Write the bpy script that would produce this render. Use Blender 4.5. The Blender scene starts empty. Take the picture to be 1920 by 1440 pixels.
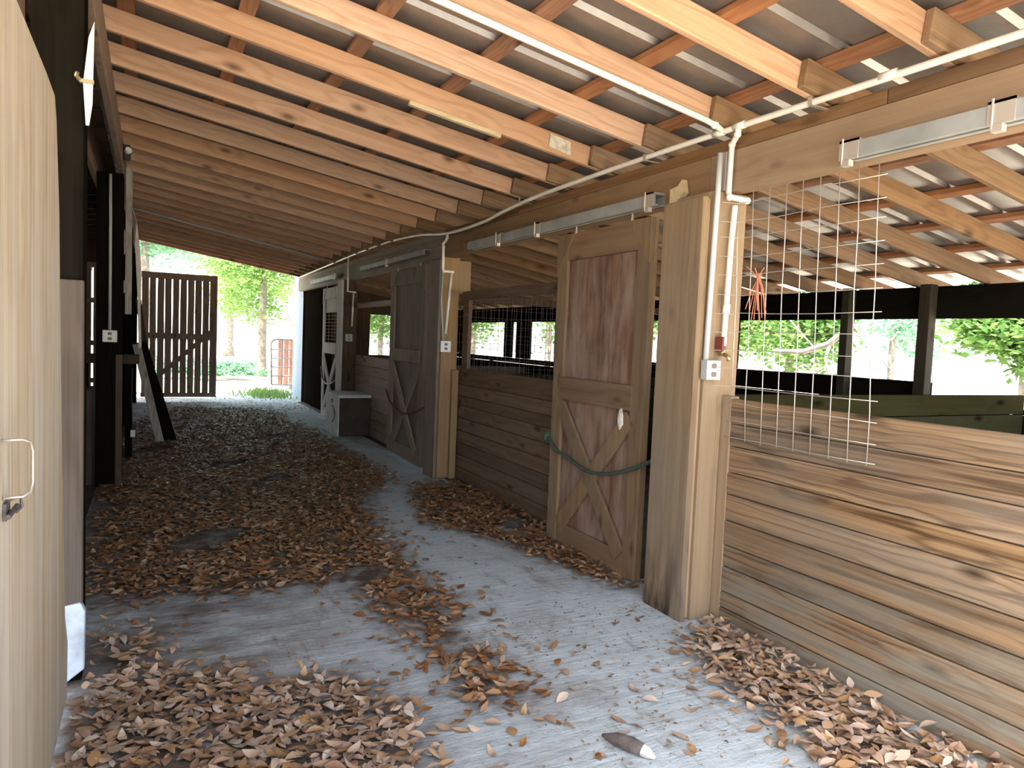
import bpy, bmesh, math, random
from mathutils import Vector, Matrix
random.seed(7)
sc = bpy.context.scene
COL = sc.collection
SL = math.tan(math.radians(8.96)); SA = math.radians(8.96)
def roofz(x, off=0.0):                 # underside of the rafters over the aisle and stalls
    return 2.84 + SL * (2.85 - x) + off

# ------------------------------------------------------------------ helpers
class MB:
    def __init__(s): s.v = []; s.f = []; s.a = []; s.k = 0.0
    def add(s, vs, fs):
        n = len(s.v); s.v += [tuple(v) for v in vs]
        for f in fs: s.f.append(tuple(i + n for i in f)); s.a.append(s.k)
        return s
    def nk(s): s.k = random.random(); return s
    def box(s, x0, x1, y0, y1, z0, z1):
        vs = [(x, y, z) for x in (x0, x1) for y in (y0, y1) for z in (z0, z1)]
        return s.add(vs, [(0,1,3,2),(4,6,7,5),(0,4,5,1),(2,3,7,6),(0,2,6,4),(1,5,7,3)])
    def bar(s, p, q, w, h, up=(0,0,1)):    # box of section w x h from p to q
        p, q = Vector(p), Vector(q); d = (q - p).normalized(); u = Vector(up)
        r = d.cross(u)
        if r.length < 1e-4: r = d.cross(Vector((1,0,0)))
        r.normalize(); u = r.cross(d)
        vs = []
        for c in (p, q):
            for a in (-1, 1):
                for b in (-1, 1): vs.append(c + r * (a * w / 2) + u * (b * h / 2))
        return s.add(vs, [(0,1,3,2),(4,6,7,5),(0,4,5,1),(2,3,7,6),(0,2,6,4),(1,5,7,3)])
    def tube(s, pts, rad, n=10, cap=True):
        pts = [Vector(p) for p in pts]; rr = rad if isinstance(rad, (list, tuple)) else [rad] * len(pts)
        rings = []; prev = None
        for i, p in enumerate(pts):
            d = (pts[min(i+1, len(pts)-1)] - pts[max(i-1, 0)]).normalized()
            if prev is None:
                a = Vector((0,0,1)) if abs(d.z) < .9 else Vector((1,0,0)); u = d.cross(a).normalized()
            else:
                u = (prev - d * prev.dot(d)).normalized()
            prev = u; w = d.cross(u)
            rings.append([p + (u * math.cos(2*math.pi*j/n) + w * math.sin(2*math.pi*j/n)) * rr[i] for j in range(n)])
        vs = [v for r in rings for v in r]; fs = []
        for i in range(len(pts)-1):
            for j in range(n): fs.append((i*n+j, i*n+(j+1)%n, (i+1)*n+(j+1)%n, (i+1)*n+j))
        if cap: fs += [tuple(range(n))[::-1], tuple((len(pts)-1)*n+j for j in range(n))]
        return s.add(vs, fs)
    def prism(s, pts, off):                # polygon pts (3d list) extruded by off
        n = len(pts); off = Vector(off); a = [Vector(p) for p in pts]; b = [p + off for p in a]
        fs = [tuple(range(n))[::-1], tuple(range(n, 2*n))] + [(i, (i+1)%n, n+(i+1)%n, n+i) for i in range(n)]
        return s.add(a + b, fs)
    def build(s, name, mat, parent=None, bevel=0, smooth=False, fix=True):
        me = bpy.data.meshes.new(name); me.from_pydata(s.v, [], s.f)
        at = me.attributes.new('pl', 'FLOAT', 'FACE'); at.data.foreach_set('value', s.a)
        if fix:
            bm = bmesh.new(); bm.from_mesh(me); bmesh.ops.recalc_face_normals(bm, faces=bm.faces[:]); bm.to_mesh(me); bm.free()
        if smooth: me.polygons.foreach_set('use_smooth', [True] * len(me.polygons))
        me.materials.append(mat)
        o = bpy.data.objects.new(name, me); COL.objects.link(o)
        if parent:
            o.parent = parent; o.matrix_parent_inverse = parent.matrix_basis.inverted()
        if bevel:
            b = o.modifiers.new('bevel', 'BEVEL'); b.width = bevel; b.segments = 2; b.limit_method = 'ANGLE'
        return o
def tag(o, label, cat, group=None, kind=None):
    o['label'] = label; o['category'] = cat
    if group: o['group'] = group
    if kind: o['kind'] = kind
    return o
def thing(name, label, cat, loc=(0,0,0), group=None):
    o = bpy.data.objects.new(name, None); COL.objects.link(o); o.location = loc; o.empty_display_size = .1
    return tag(o, label, cat, group)
def struct(o, label=None, cat=None):
    o['kind'] = 'structure'
    if label: o['label'] = label
    if cat: o['category'] = cat
    return o
ORD = ['first','second','third','fourth','fifth','sixth','seventh','eighth','ninth','tenth','eleventh','twelfth','thirteenth','fourteenth',
       'fifteenth','sixteenth','seventeenth','eighteenth','nineteenth','twentieth','twenty-first','twenty-second','twenty-third','twenty-fourth','twenty-fifth','twenty-sixth','twenty-seventh','twenty-eighth']

# ------------------------------------------------------------------ materials
def nt(name):
    m = bpy.data.materials.new(name); m.use_nodes = True
    n = m.node_tree; return m, n, n.nodes, n.links, n.nodes['Principled BSDF']
def rgb(c): return (c[0], c[1], c[2], 1)
def s2l(r, g, b):
    f = lambda c: (c/255/12.92) if c/255 <= .04045 else ((c/255+.055)/1.055)**2.4
    return (f(r), f(g), f(b))
def plain(name, col, rough=.6, metal=0.0, noise=0.0, scale=8):
    m, t, N, L, b = nt(name)
    b.inputs['Roughness'].default_value = rough; b.inputs['Metallic'].default_value = metal
    if noise:
        tc = N.new('ShaderNodeTexCoord'); no = N.new('ShaderNodeTexNoise'); no.inputs['Scale'].default_value = scale; no.inputs['Detail'].default_value = 6
        L.new(tc.outputs['Object'], no.inputs['Vector'])
        r = N.new('ShaderNodeValToRGB'); r.color_ramp.elements[0].position = .3; r.color_ramp.elements[1].position = .7
        r.color_ramp.elements[0].color = rgb([c*(1-noise) for c in col]); r.color_ramp.elements[1].color = rgb([min(1, c*(1+noise*.4)) for c in col])
        L.new(no.outputs['Fac'], r.inputs['Fac']); L.new(r.outputs['Color'], b.inputs['Base Color'])
    else: b.inputs['Base Color'].default_value = rgb(col)
    return m
def wood(name, base, dark, axis, gray=(.30,.27,.24), wamt=.35, band=.55, knots=1.0, rough=.78, bandk=9.0, streak=.35, along=.17, wsc=1.0, foot=None, spec=.15, footcol=(.035,.028,.022), sharp=2.2, finek=.28, kz=.17, wk=.16):
    m, t, N, L, b = nt(name)
    b.inputs['Roughness'].default_value = rough; b.inputs['Specular IOR Level'].default_value = spec
    tc = N.new('ShaderNodeTexCoord'); oi = N.new('ShaderNodeObjectInfo'); at = N.new('ShaderNodeAttribute'); at.attribute_name = 'pl'
    ad = N.new('ShaderNodeMath'); ad.operation = 'ADD'; L.new(oi.outputs['Random'], ad.inputs[0]); L.new(at.outputs['Fac'], ad.inputs[1])
    cv = N.new('ShaderNodeCombineXYZ')
    for i, k in enumerate((17.3, 23.1, 31.7)):
        mm = N.new('ShaderNodeMath'); mm.operation = 'MULTIPLY'; mm.inputs[1].default_value = k; L.new(ad.outputs[0], mm.inputs[0]); L.new(mm.outputs[0], cv.inputs[i])
    va = N.new('ShaderNodeVectorMath'); va.operation = 'ADD'; L.new(tc.outputs['Object'], va.inputs[0]); L.new(cv.outputs[0], va.inputs[1])
    ai = 'xyz'.index(axis)
    def mapped(ac, al):
        mp = N.new('ShaderNodeMapping'); s = [ac]*3; s[ai] = al; mp.inputs['Scale'].default_value = s; L.new(va.outputs[0], mp.inputs['Vector']); return mp.outputs[0]
    def noise(vec, scale, detail=4, rough=.6, dist=0):
        n = N.new('ShaderNodeTexNoise'); n.inputs['Scale'].default_value = scale; n.inputs['Detail'].default_value = detail; n.inputs['Roughness'].default_value = rough; n.inputs['Distortion'].default_value = dist
        L.new(vec, n.inputs['Vector']); return n.outputs['Fac']
    def math_(op, a, c=None, k=None):
        q = N.new('ShaderNodeMath'); q.operation = op; L.new(a, q.inputs[0])
        if c is not None: L.new(c, q.inputs[1])
        elif k is not None: q.inputs[1].default_value = k
        return q.outputs[0]
    def ramp(f, p0, p1):
        r = N.new('ShaderNodeMapRange'); r.inputs['From Min'].default_value = p0; r.inputs['From Max'].default_value = p1; L.new(f, r.inputs['Value']); return r.outputs[0]
    # knots: sparse 3-d cells stretched along the grain
    vo = N.new('ShaderNodeTexVoronoi'); vo.inputs['Scale'].default_value = 1.0; L.new(mapped(5.0, 2.1), vo.inputs['Vector'])
    kd = vo.outputs['Distance']
    kn = ramp(kd, kz, .05)
    warp = ramp(kd, .55, .0)
    # growth-ring contours, bent round the knots
    n0 = noise(mapped(5.2, along), 1.0, 2, .5, .25)
    n0 = math_('ADD', n0, math_('MULTIPLY', warp, k=wk))
    sn = math_('SINE', math_('MULTIPLY', n0, k=bandk*2*math.pi))
    bands = math_('POWER', ramp(sn, -1, 1), k=sharp)
    fine = ramp(noise(mapped(110, 1.3), 1.0, 3, .7), .35, .7)
    stre = ramp(noise(mapped(26, .35), 1.0, 5, .65), .4, .68)
    mx = math_('ADD', math_('MULTIPLY', bands, k=band), math_('MULTIPLY', fine, k=finek))
    mx = math_('ADD', mx, math_('MULTIPLY', stre, k=streak)); 
    c1 = N.new('ShaderNodeMix'); c1.data_type = 'RGBA'; c1.inputs[6].default_value = rgb(base); c1.inputs[7].default_value = rgb(dark); L.new(mx, c1.inputs[0])
    # weathering
    we = ramp(noise(mapped(2.6*wsc, .7*wsc), 1.0, 5, .65), .42, .72); we = math_('MULTIPLY', we, k=wamt)
    c2 = N.new('ShaderNodeMix'); c2.data_type = 'RGBA'; L.new(we, c2.inputs[0]); L.new(c1.outputs[2], c2.inputs[6]); c2.inputs[7].default_value = rgb(gray)
    # plank to plank value
    hs = N.new('ShaderNodeHueSaturation'); L.new(c2.outputs[2], hs.inputs['Color'])
    fr = math_('FRACT', math_('MULTIPLY', ad.outputs[0], k=7.13))
    rv = N.new('ShaderNodeMapRange'); rv.inputs['To Min'].default_value = .82; rv.inputs['To Max'].default_value = 1.14; L.new(fr, rv.inputs['Value']); L.new(rv.outputs[0], hs.inputs['Value'])
    fr2 = math_('FRACT', math_('MULTIPLY', ad.outputs[0], k=3.71))
    rs = N.new('ShaderNodeMapRange'); rs.inputs['To Min'].default_value = .86; rs.inputs['To Max'].default_value = 1.05; L.new(fr2, rs.inputs['Value']); L.new(rs.outputs[0], hs.inputs['Saturation'])
    c3 = N.new('ShaderNodeMix'); c3.data_type = 'RGBA'; L.new(math_('MULTIPLY', kn, k=.85*knots), c3.inputs[0]); L.new(hs.outputs[0], c3.inputs[6]); c3.inputs[7].default_value = rgb([c*.28 for c in dark])
    fin = c3.outputs[2]
    if foot:                                   # damp stain climbing from the floor
        sx = N.new('ShaderNodeSeparateXYZ'); L.new(tc.outputs['Object'], sx.inputs[0])
        hz = N.new('ShaderNodeMapRange'); hz.inputs['From Min'].default_value = foot; hz.inputs['From Max'].default_value = .0; L.new(sx.outputs['Z'], hz.inputs['Value'])
        fm = math_('MULTIPLY', hz.outputs[0], ramp(noise(mapped(13, 2.2), 1.0, 4, .6), .40, .60))
        c4 = N.new('ShaderNodeMix'); c4.data_type = 'RGBA'; L.new(fm, c4.inputs[0]); L.new(fin, c4.inputs[6]); c4.inputs[7].default_value = rgb(footcol); fin = c4.outputs[2]
    L.new(fin, b.inputs['Base Color'])
    bp = N.new('ShaderNodeBump'); bp.inputs['Strength'].default_value = .25; bp.inputs['Distance'].default_value = .004
    L.new(math_('ADD', fine, bands), bp.inputs['Height']); L.new(bp.outputs[0], b.inputs['Normal'])
    return m
PINE = ((.50,.285,.135), (.27,.125,.05))
M = {}
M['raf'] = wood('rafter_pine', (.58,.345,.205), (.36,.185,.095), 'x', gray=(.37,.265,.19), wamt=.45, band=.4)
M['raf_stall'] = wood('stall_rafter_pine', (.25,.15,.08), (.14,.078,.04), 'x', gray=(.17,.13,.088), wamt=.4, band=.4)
M['purl'] = wood('purlin_pine', (.36,.165,.075), (.22,.09,.04), 'y', wamt=.15, band=.5)
M['board'] = wood('stall_board_pine', (.30,.185,.098), (.085,.045,.021), 'y', gray=(.175,.148,.115), foot=.75, footcol=(.20,.18,.14), wamt=.75, sharp=4.5, finek=.45, kz=.2, band=.55, bandk=13, streak=.7, along=.07, wk=.07)
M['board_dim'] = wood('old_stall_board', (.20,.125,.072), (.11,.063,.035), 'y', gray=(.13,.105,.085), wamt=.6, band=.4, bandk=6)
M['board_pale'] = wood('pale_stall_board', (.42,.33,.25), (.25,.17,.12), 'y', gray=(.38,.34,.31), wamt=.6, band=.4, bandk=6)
M['head'] = wood('header_beam_wood', (.275,.172,.092), (.185,.102,.048), 'y', gray=(.20,.152,.105), wamt=.3, band=.3, knots=.6, bandk=5)
M['head_dark'] = wood('upper_header_wood', (.215,.112,.048), (.125,.06,.025), 'y', gray=(.25,.17,.1), wamt=.3, band=.45, knots=.6, bandk=6)
M['head_grey'] = wood('weathered_header', (.34,.29,.23), (.22,.175,.13), 'y', gray=(.40,.37,.33), wamt=.7, band=.3, knots=.4, bandk=5)
M['post'] = wood('post_wood', (.375,.25,.135), (.23,.14,.07), 'z', gray=(.25,.21,.165), wamt=.5, band=.35, knots=.5, bandk=6)
M['post_face'] = wood('stained_post_board', (.275,.19,.112), (.175,.113,.062), 'z', gray=(.22,.19,.158), wamt=.6, band=.3, knots=.4, bandk=5, foot=.55)
M['post2'] = wood('ochre_post_wood', (.30,.185,.08), (.2,.112,.047), 'z', gray=(.2,.15,.095), wamt=.4, band=.3, knots=.4, bandk=6)
M['door'] = wood('door_frame_wood', (.235,.15,.078), (.14,.078,.037), 'z', gray=(.17,.133,.093), wamt=.5, band=.35, knots=.8, bandk=6)
M['doorh'] = wood('door_rail_wood', (.225,.135,.068), (.13,.07,.033), 'y', gray=(.16,.122,.086), wamt=.5, band=.35, knots=.8, bandk=6)
M['doorpanel'] = wood('door_plywood', (.20,.112,.072), (.085,.044,.028), 'z', gray=(.29,.225,.18), wamt=.75, band=.55, knots=0, bandk=5, wsc=2.2)
M['doorpale'] = wood('greyed_door_wood', (.25,.195,.145), (.15,.105,.072), 'z', gray=(.25,.225,.2), wamt=.7, band=.3, knots=.4, bandk=5)
M['white_wash_lit'] = wood('whitewashed_lit_wood', (.62,.59,.55), (.40,.35,.3), 'z', gray=(.7,.68,.66), wamt=.6, band=.3, knots=.3)  # whitewash, also used to paint far-end light on a post face
M['ply'] = wood('bleached_plywood', (.42,.325,.21), (.26,.19,.115), 'z', gray=(.39,.365,.335), wamt=.75, band=.3, knots=.25, bandk=5, streak=.7)
M['skylit_ply'] = wood('skylight_blue_panel', (.33,.41,.49), (.25,.32,.40), 'z', gray=(.39,.45,.51), wamt=.5, band=.2, knots=0)  # plywood with the blue of the skylight put into its colour
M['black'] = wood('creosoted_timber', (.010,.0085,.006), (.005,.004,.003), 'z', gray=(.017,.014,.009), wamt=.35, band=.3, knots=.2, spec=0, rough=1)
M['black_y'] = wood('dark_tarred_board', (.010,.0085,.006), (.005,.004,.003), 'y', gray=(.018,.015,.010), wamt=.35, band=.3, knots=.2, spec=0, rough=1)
M['dark_wood'] = wood('dark_brown_wood', (.10,.062,.038), (.05,.03,.02), 'z', gray=(.08,.06,.045), wamt=.4, band=.4)
M['post_dark'] = wood('dark_window_post', (.045,.038,.024), (.025,.02,.013), 'z', gray=(.055,.05,.035), wamt=.4, band=.3)
M['dark_green'] = wood('green_stained_partition', (.024,.023,.009), (.016,.014,.007), 'x', gray=(.03,.029,.015), wamt=.5, band=.3, spec=0, rough=1)
M['brown_y'] = wood('brown_timber', (.30,.20,.13), (.18,.11,.07), 'y', gray=(.25,.2,.16), wamt=.5, band=.4)
M['brown_post'] = wood('weathered_brown_board', (.078,.058,.043), (.045,.031,.023), 'z', gray=(.085,.074,.065), wamt=.6, band=.4)
M['grey_wood'] = wood('grey_driftwood', (.36,.33,.29), (.2,.17,.14), 'z', gray=(.42,.4,.37), wamt=.5, band=.5, knots=.4)
M['gate_wood'] = wood('slat_gate_wood', (.36,.26,.20), (.22,.155,.115), 'z', gray=(.33,.27,.22), wamt=.4, band=.4)  # wood colour lightened to carry the bright haze at the far opening
M['fresh'] = wood('fresh_split_wood', (.62,.5,.31), (.46,.33,.17), 'x', wamt=.1, band=.3, knots=0)
M['pvc'] = plain('white_pvc', (.76,.72,.64), .35, 0, .12, 6)
M['conduit'] = plain('grey_conduit', (.45,.45,.45), .45)
M['conduit_dull'] = plain('dull_conduit', (.36,.36,.34), .5)
M['track'] = plain('galvanised_track', (.29,.29,.275), .55, .1, .25, 5)
M['steel'] = plain('galvanised_wire', (.50,.45,.39), .45, .55)
M['rust'] = plain('rusty_wire', (.28,.17,.1), .7, .3)
M['iron'] = plain('dark_iron', (.10,.09,.085), .55, .4)
M['outlet'] = plain('outlet_grey_plate', (.36,.38,.37), .5)
M['outlet_w'] = plain('outlet_white_plate', (.75,.75,.72), .5)
M['socket'] = plain('brown_socket', (.16,.11,.08), .5)
M['blackp'] = plain('black_plastic', (.012,.012,.012), .45)
M['red'] = plain('dark_red_plastic', (.16,.03,.02), .5)
M['brass'] = plain('tarnished_brass', (.35,.27,.14), .4, .7)
M['rope'] = plain('green_rope', (.045,.075,.05), .9, 0, .4, 60)
M['strap'] = plain('maroon_strap', (.09,.035,.035), .8)
M['twine'] = plain('orange_twine', (.60,.21,.12), .8)
M['white'] = plain('white_painted', (.66,.62,.54), .5, 0, .2, 12)
M['foam'] = plain('dirty_foam', (.33,.31,.24), .95, 0, .35, 20)
M['cement'] = plain('white_concrete', (.38,.42,.46), .9, 0, .3, 14)
M['lens'] = plain('white_lens', (.85,.85,.82), .3)
M['bark'] = plain('tree_bark', (.22,.19,.16), .95, 0, .5, 9)
M['bark2'] = plain('pale_bark', (.17,.155,.135), .95, 0, .4, 7)
M['tube'] = plain('gate_tube_paint', (.20,.195,.19), .5)
M['rustwood'] = plain('rust_red_boards', (.22,.10,.07), .8, 0, .3, 5)
M['boxgrey'] = plain('grey_board', (.58,.62,.59), .7, 0, .25, 7)  # pale tone for the box's aisle side and lid
M['boxdark'] = plain('dark_board', (.055,.036,.024), .8, 0, .4, 5)  # dark tone for the box body and the bin
M['patch'] = plain('white_paint_patch', (.62,.55,.44), .8, 0, .35, 30)
M['fence'] = plain('grey_fence', (.46,.44,.40), .8, 0, .25, 2)
M['stick'] = plain('dead_branch_bark', (.13,.10,.085), .95, 0, .5, 30)
M['stick_end'] = plain('broken_wood', (.6,.54,.45), .9, 0, .2, 30)

def roof_mat():
    m, t, N, L, b = nt('galvanised_roof_sheet')
    b.inputs['Metallic'].default_value = .75; b.inputs['Roughness'].default_value = .42
    tc = N.new('ShaderNodeTexCoord'); n = N.new('ShaderNodeTexNoise'); n.inputs['Scale'].default_value = 3; n.inputs['Detail'].default_value = 8; n.inputs['Roughness'].default_value = .7
    L.new(tc.outputs['Object'], n.inputs['Vector'])
    r = N.new('ShaderNodeValToRGB'); r.color_ramp.elements[0].position = .3; r.color_ramp.elements[1].position = .7
    r.color_ramp.elements[0].color = (.25,.228,.212,1); r.color_ramp.elements[1].color = (.38,.352,.335,1)
    L.new(n.outputs['Fac'], r.inputs['Fac']); L.new(r.outputs['Color'], b.inputs['Base Color'])
    return m
M['roof'] = roof_mat()
def concrete():
    m, t, N, L, b = nt('broom_finished_concrete')
    b.inputs['Roughness'].default_value = .85; b.inputs['Specular IOR Level'].default_value = .3
    tc = N.new('ShaderNodeTexCoord')
    def noise(sc_, scale, det=6, ro=.65, dist=0):
        mp = N.new('ShaderNodeMapping'); mp.inputs['Scale'].default_value = sc_; mp.inputs['Rotation'].default_value = (0,0,.12); L.new(tc.outputs['Object'], mp.inputs['Vector'])
        n = N.new('ShaderNodeTexNoise'); n.inputs['Scale'].default_value = scale; n.inputs['Detail'].default_value = det; n.inputs['Roughness'].default_value = ro; n.inputs['Distortion'].default_value = dist
        L.new(mp.outputs[0], n.inputs['Vector']); return n.outputs['Fac']
    def ramp(f, a, c):
        r = N.new('ShaderNodeMapRange'); r.inputs['From Min'].default_value = a; r.inputs['From Max'].default_value = c; L.new(f, r.inputs['Value']); return r.outputs[0]
    def mix(f, a, bcol):
        x = N.new('ShaderNodeMix'); x.data_type = 'RGBA'; L.new(f, x.inputs[0])
        if isinstance(a, tuple): x.inputs[6].default_value = rgb(a)
        else: L.new(a, x.inputs[6])
        x.inputs[7].default_value = rgb(bcol); return x.outputs[2]
    st = noise((1.2, 9, 1), 3.2, 5, .6, .6)       # broom strokes across the aisle
    c = mix(ramp(st, .35, .7), (.52,.575,.575), (.40,.44,.442))
    c = mix(ramp(noise((1,1,1), 60, 3), .62, .72), c, (.60,.62,.63))
    c = mix(ramp(noise((1,1,1), 1.1, 7, .7), .50, .74), c, (.24,.215,.185))
    sx = N.new('ShaderNodeSeparateXYZ'); L.new(tc.outputs['Object'], sx.inputs[0])     # trodden grime, heavier on the left side of the aisle
    gl = ramp(sx.outputs['X'], 1.7, .3); gm = N.new('ShaderNodeMath'); gm.operation = 'MULTIPLY'; L.new(gl, gm.inputs[0]); L.new(ramp(noise((1,2.2,1), 2.6, 8, .75), .34, .62), gm.inputs[1])
    c = mix(gm.outputs[0], c, (.155,.13,.11))
    c = mix(ramp(noise((2.4,.55,1), 2.2, 8, .75), .56, .72), c, (.22,.19,.16))
    c = mix(ramp(noise((1,1,1), 9, 6, .75), .57, .70), c, (.20,.165,.13))
    da = N.new('ShaderNodeAttribute'); da.attribute_name = 'dirt'
    dm = N.new('ShaderNodeMath'); dm.operation = 'MULTIPLY'; L.new(da.outputs['Fac'], dm.inputs[0]); L.new(ramp(noise((1,1,1), 6, 6, .7), .25, .55), dm.inputs[1])
    c = mix(dm.outputs[0], c, (.095,.065,.042))
    L.new(c, b.inputs['Base Color'])
    bp = N.new('ShaderNodeBump'); bp.inputs['Strength'].default_value = .7; bp.inputs['Distance'].default_value = .012
    ad = N.new('ShaderNodeMath'); ad.operation = 'ADD'; L.new(st, ad.inputs[0]); L.new(noise((1,1.6,1), 28, 6, .7), ad.inputs[1])
    L.new(ad.outputs[0], bp.inputs['Height']); L.new(bp.outputs[0], b.inputs['Normal'])
    return m
M['concrete'] = concrete()
M['ground'] = plain('sandy_yard', (.58,.52,.41), .95, 0, .3, 1.5)
M['dirt'] = plain('stall_dirt', (.10,.07,.05), .95, 0, .4, 4)
def leafmat(name, cols, trans=0.0, rough=.6):
    m, t, N, L, b = nt(name); b.inputs['Roughness'].default_value = rough; b.inputs['Specular IOR Level'].default_value = .6 if not trans else .2
    at = N.new('ShaderNodeAttribute'); at.attribute_name = 'pl'; oi = N.new('ShaderNodeObjectInfo')
    ad = N.new('ShaderNodeMath'); ad.operation = 'ADD'; L.new(at.outputs['Fac'], ad.inputs[0]); L.new(oi.outputs['Random'], ad.inputs[1])
    fr = N.new('ShaderNodeMath'); fr.operation = 'FRACT'; L.new(ad.outputs[0], fr.inputs[0])
    r = N.new('ShaderNodeValToRGB'); cr = r.color_ramp; cr.interpolation = 'LINEAR'
    while len(cr.elements) < len(cols): cr.elements.new(.5)
    for i, c in enumerate(cols): cr.elements[i].position = i/(len(cols)-1); cr.elements[i].color = rgb(c)
    L.new(fr.outputs[0], r.inputs['Fac']); L.new(r.outputs['Color'], b.inputs['Base Color'])
    if trans:
        tr = N.new('ShaderNodeBsdfTranslucent'); L.new(r.outputs['Color'], tr.inputs['Color'])
        mx = N.new('ShaderNodeMixShader'); mx.inputs[0].default_value = trans
        L.new(b.outputs[0], mx.inputs[1]); L.new(tr.outputs[0], mx.inputs[2]); L.new(mx.outputs[0], N['Material Output'].inputs['Surface'])
    return m
M['litter'] = leafmat('dry_oak_leaf', [(.13,.055,.022),(.20,.088,.034),(.27,.13,.055),(.36,.21,.11),(.17,.08,.035),(.26,.115,.038),(.42,.29,.18),(.11,.05,.022)], rough=.42)
M['litter_pale'] = leafmat('pale_lit_oak_leaf', [(.20,.10,.05),(.34,.22,.14),(.44,.32,.235),(.30,.16,.07),(.40,.29,.21),(.24,.14,.085),(.52,.43,.34),(.36,.20,.08),(.17,.09,.05)], rough=.5)  # tan leaves, lightened further to put the entrance light into their colour
M['litter_loose'] = leafmat('loose_dry_leaf', [(.22,.11,.055),(.36,.23,.15),(.46,.33,.24),(.40,.22,.09),(.52,.42,.33),(.30,.18,.11)], rough=.5)
M['green'] = leafmat('yard_tree_leaf', [(.12,.25,.06),(.18,.31,.085),(.25,.37,.12),(.15,.28,.07)], .5)
M['green_deep'] = leafmat('dense_tree_leaf', [(.07,.16,.035),(.10,.20,.05),(.15,.25,.07),(.085,.18,.045)], .5)
M['green_blue'] = leafmat('shaded_tree_leaf', [(.13,.30,.18),(.18,.35,.22),(.23,.39,.26)], .5)
M['weed'] = leafmat('yard_weed_leaf', [(.22,.36,.10),(.28,.42,.13),(.18,.31,.09)], .45)

# ------------------------------------------------------------------ where the leaves have drifted on the floor
def inside(p, poly):
    x, y = p; c = False; n = len(poly); j = n-1
    for i in range(n):
        xi, yi = poly[i]; xj, yj = poly[j]
        if (yi > y) != (yj > y) and x < (xj-xi)*(y-yi)/(yj-yi)+xi: c = not c
        j = i
    return c
A = [(-.44,7.77),(-.31,4.62),(.41,4.48),(1.11,4.48),(1.2,4.05),(1.26,3.53),(1.28,3.12),(1.24,2.7),(1.41,2.63),(1.5,2.75),(1.55,3.08),(1.55,3.42),(1.65,3.88),(1.6,4.53),(1.65,5.33),(1.76,6.19),(2.4,7.82),(2.35,10.32),(2.23,12.18),(2.14,15.0),(.46,15.3),(-.44,12)]
B = [(-.28,2.3),(-.28,3.5),(-.24,4.15),(.02,4.0),(.0,3.6),(.35,3.42),(.45,3.2),(.81,3.2),(.95,2.95),(1.0,2.65),(.9,2.3),(.04,2.2)]
Cc = [(2.49,7.05),(3.1,7.14),(3.1,5.19),(2.90,3.71),(2.81,3.62),(2.6,4.29),(2.51,4.88),(2.09,5.69)]
D = [(2.66,2.91),(2.98,3.03),(2.98,1.3),(2.85,1.2),(2.27,1.55),(2.44,2.16),(2.44,2.53)]
def floor_slab():
    nx, ny = 70, 330; x0, x1, y0, y1 = -.46, 2.99, .2, 16.55; vs, fs, val = [], [], []
    rr = random.Random(2)
    for j in range(ny+1):
        for i in range(nx+1):
            x, y = x0+(x1-x0)*i/nx, y0+(y1-y0)*j/ny; vs.append((x, y, 0)); k = 0
            for q in range(6):
                p = (x+rr.gauss(0,.09), y+rr.gauss(0,.09)); k += any(inside(p, P_) for P_ in (A,B,Cc,D))
            val.append(k/6)
    for j in range(ny):
        for i in range(nx): a = j*(nx+1)+i; fs.append((a, a+1, a+nx+2, a+nx+1))
    n = len(vs); vs += [(x0,y0,-.06),(x1,y0,-.06),(x1,y1,-.06),(x0,y1,-.06)]; val += [0]*4
    c = (0, nx, (ny+1)*(nx+1)-1, ny*(nx+1)); fs += [(n+3,n+2,n+1,n)]
    for i in range(4): fs.append((c[i], n+i, n+(i+1)%4, c[(i+1)%4]))
    me = bpy.data.meshes.new('floor'); me.from_pydata(vs, [], fs); at = me.attributes.new('dirt', 'FLOAT', 'POINT'); at.data.foreach_set('value', val)
    me.materials.append(M['concrete']); o = bpy.data.objects.new('floor', me); COL.objects.link(o); return o

# ------------------------------------------------------------------ setting: ground and floor
g = MB().box(-60, 70, -40, 90, -.35, -.06).build('ground', M['ground']); struct(g, 'sunlit sandy yard around the barn', 'ground')
fl = floor_slab(); struct(fl, 'grey broom finished concrete aisle floor', 'floor')
sf = MB().box(2.99, 6.55, .2, 16.55, -.06, -.012).box(-3.7, -.46, .2, 16.55, -.06, -.012).build('floor', M['dirt']); struct(sf, 'dark dirt floor of the stalls', 'floor')
ap = MB().box(-.4, 3.3, 16.55, 19.2, -.06, -.004).build('floor', M['concrete']); struct(ap, 'concrete apron outside the far barn opening', 'floor')

# ------------------------------------------------------------------ roof
Y0, Y1 = .55, 16.75
PT, RT = .14, .18                     # rafter depth, top of purlins above the rafter underside
def sheet(x0, x1, fz):                # ribbed metal sheet, ribs run down the slope
    mb = MB(); prof = []; y = Y0
    while y < Y1:
        prof += [(y, 0), (y+.225, 0), (y+.245, .026), (y+.275, .026), (y+.295, 0)]; y += .305
    vs = []; n = len(prof)
    for yy, h in prof: vs += [(x0, yy, fz(x0)+h), (x1, yy, fz(x1)+h), (x0, yy, fz(x0)+h+.004), (x1, yy, fz(x1)+h+.004)]
    fs = []
    for i in range(n-1):
        a, b = i*4, i*4+4
        fs += [(a, a+1, b+1, b), (a+2, b+2, b+3, a+3)]
    fs += [(0,2,3,1), (n*4-4, n*4-3, n*4-1, n*4-2)]
    return mb.add(vs, fs)
RX = -.38
c1 = sheet(RX, 7.15, lambda x: roofz(x, RT+.002)).build('ceiling', M['roof']); struct(c1, 'ribbed galvanised metal roof over aisle and stalls', 'roof')
zr = roofz(RX)
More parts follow.
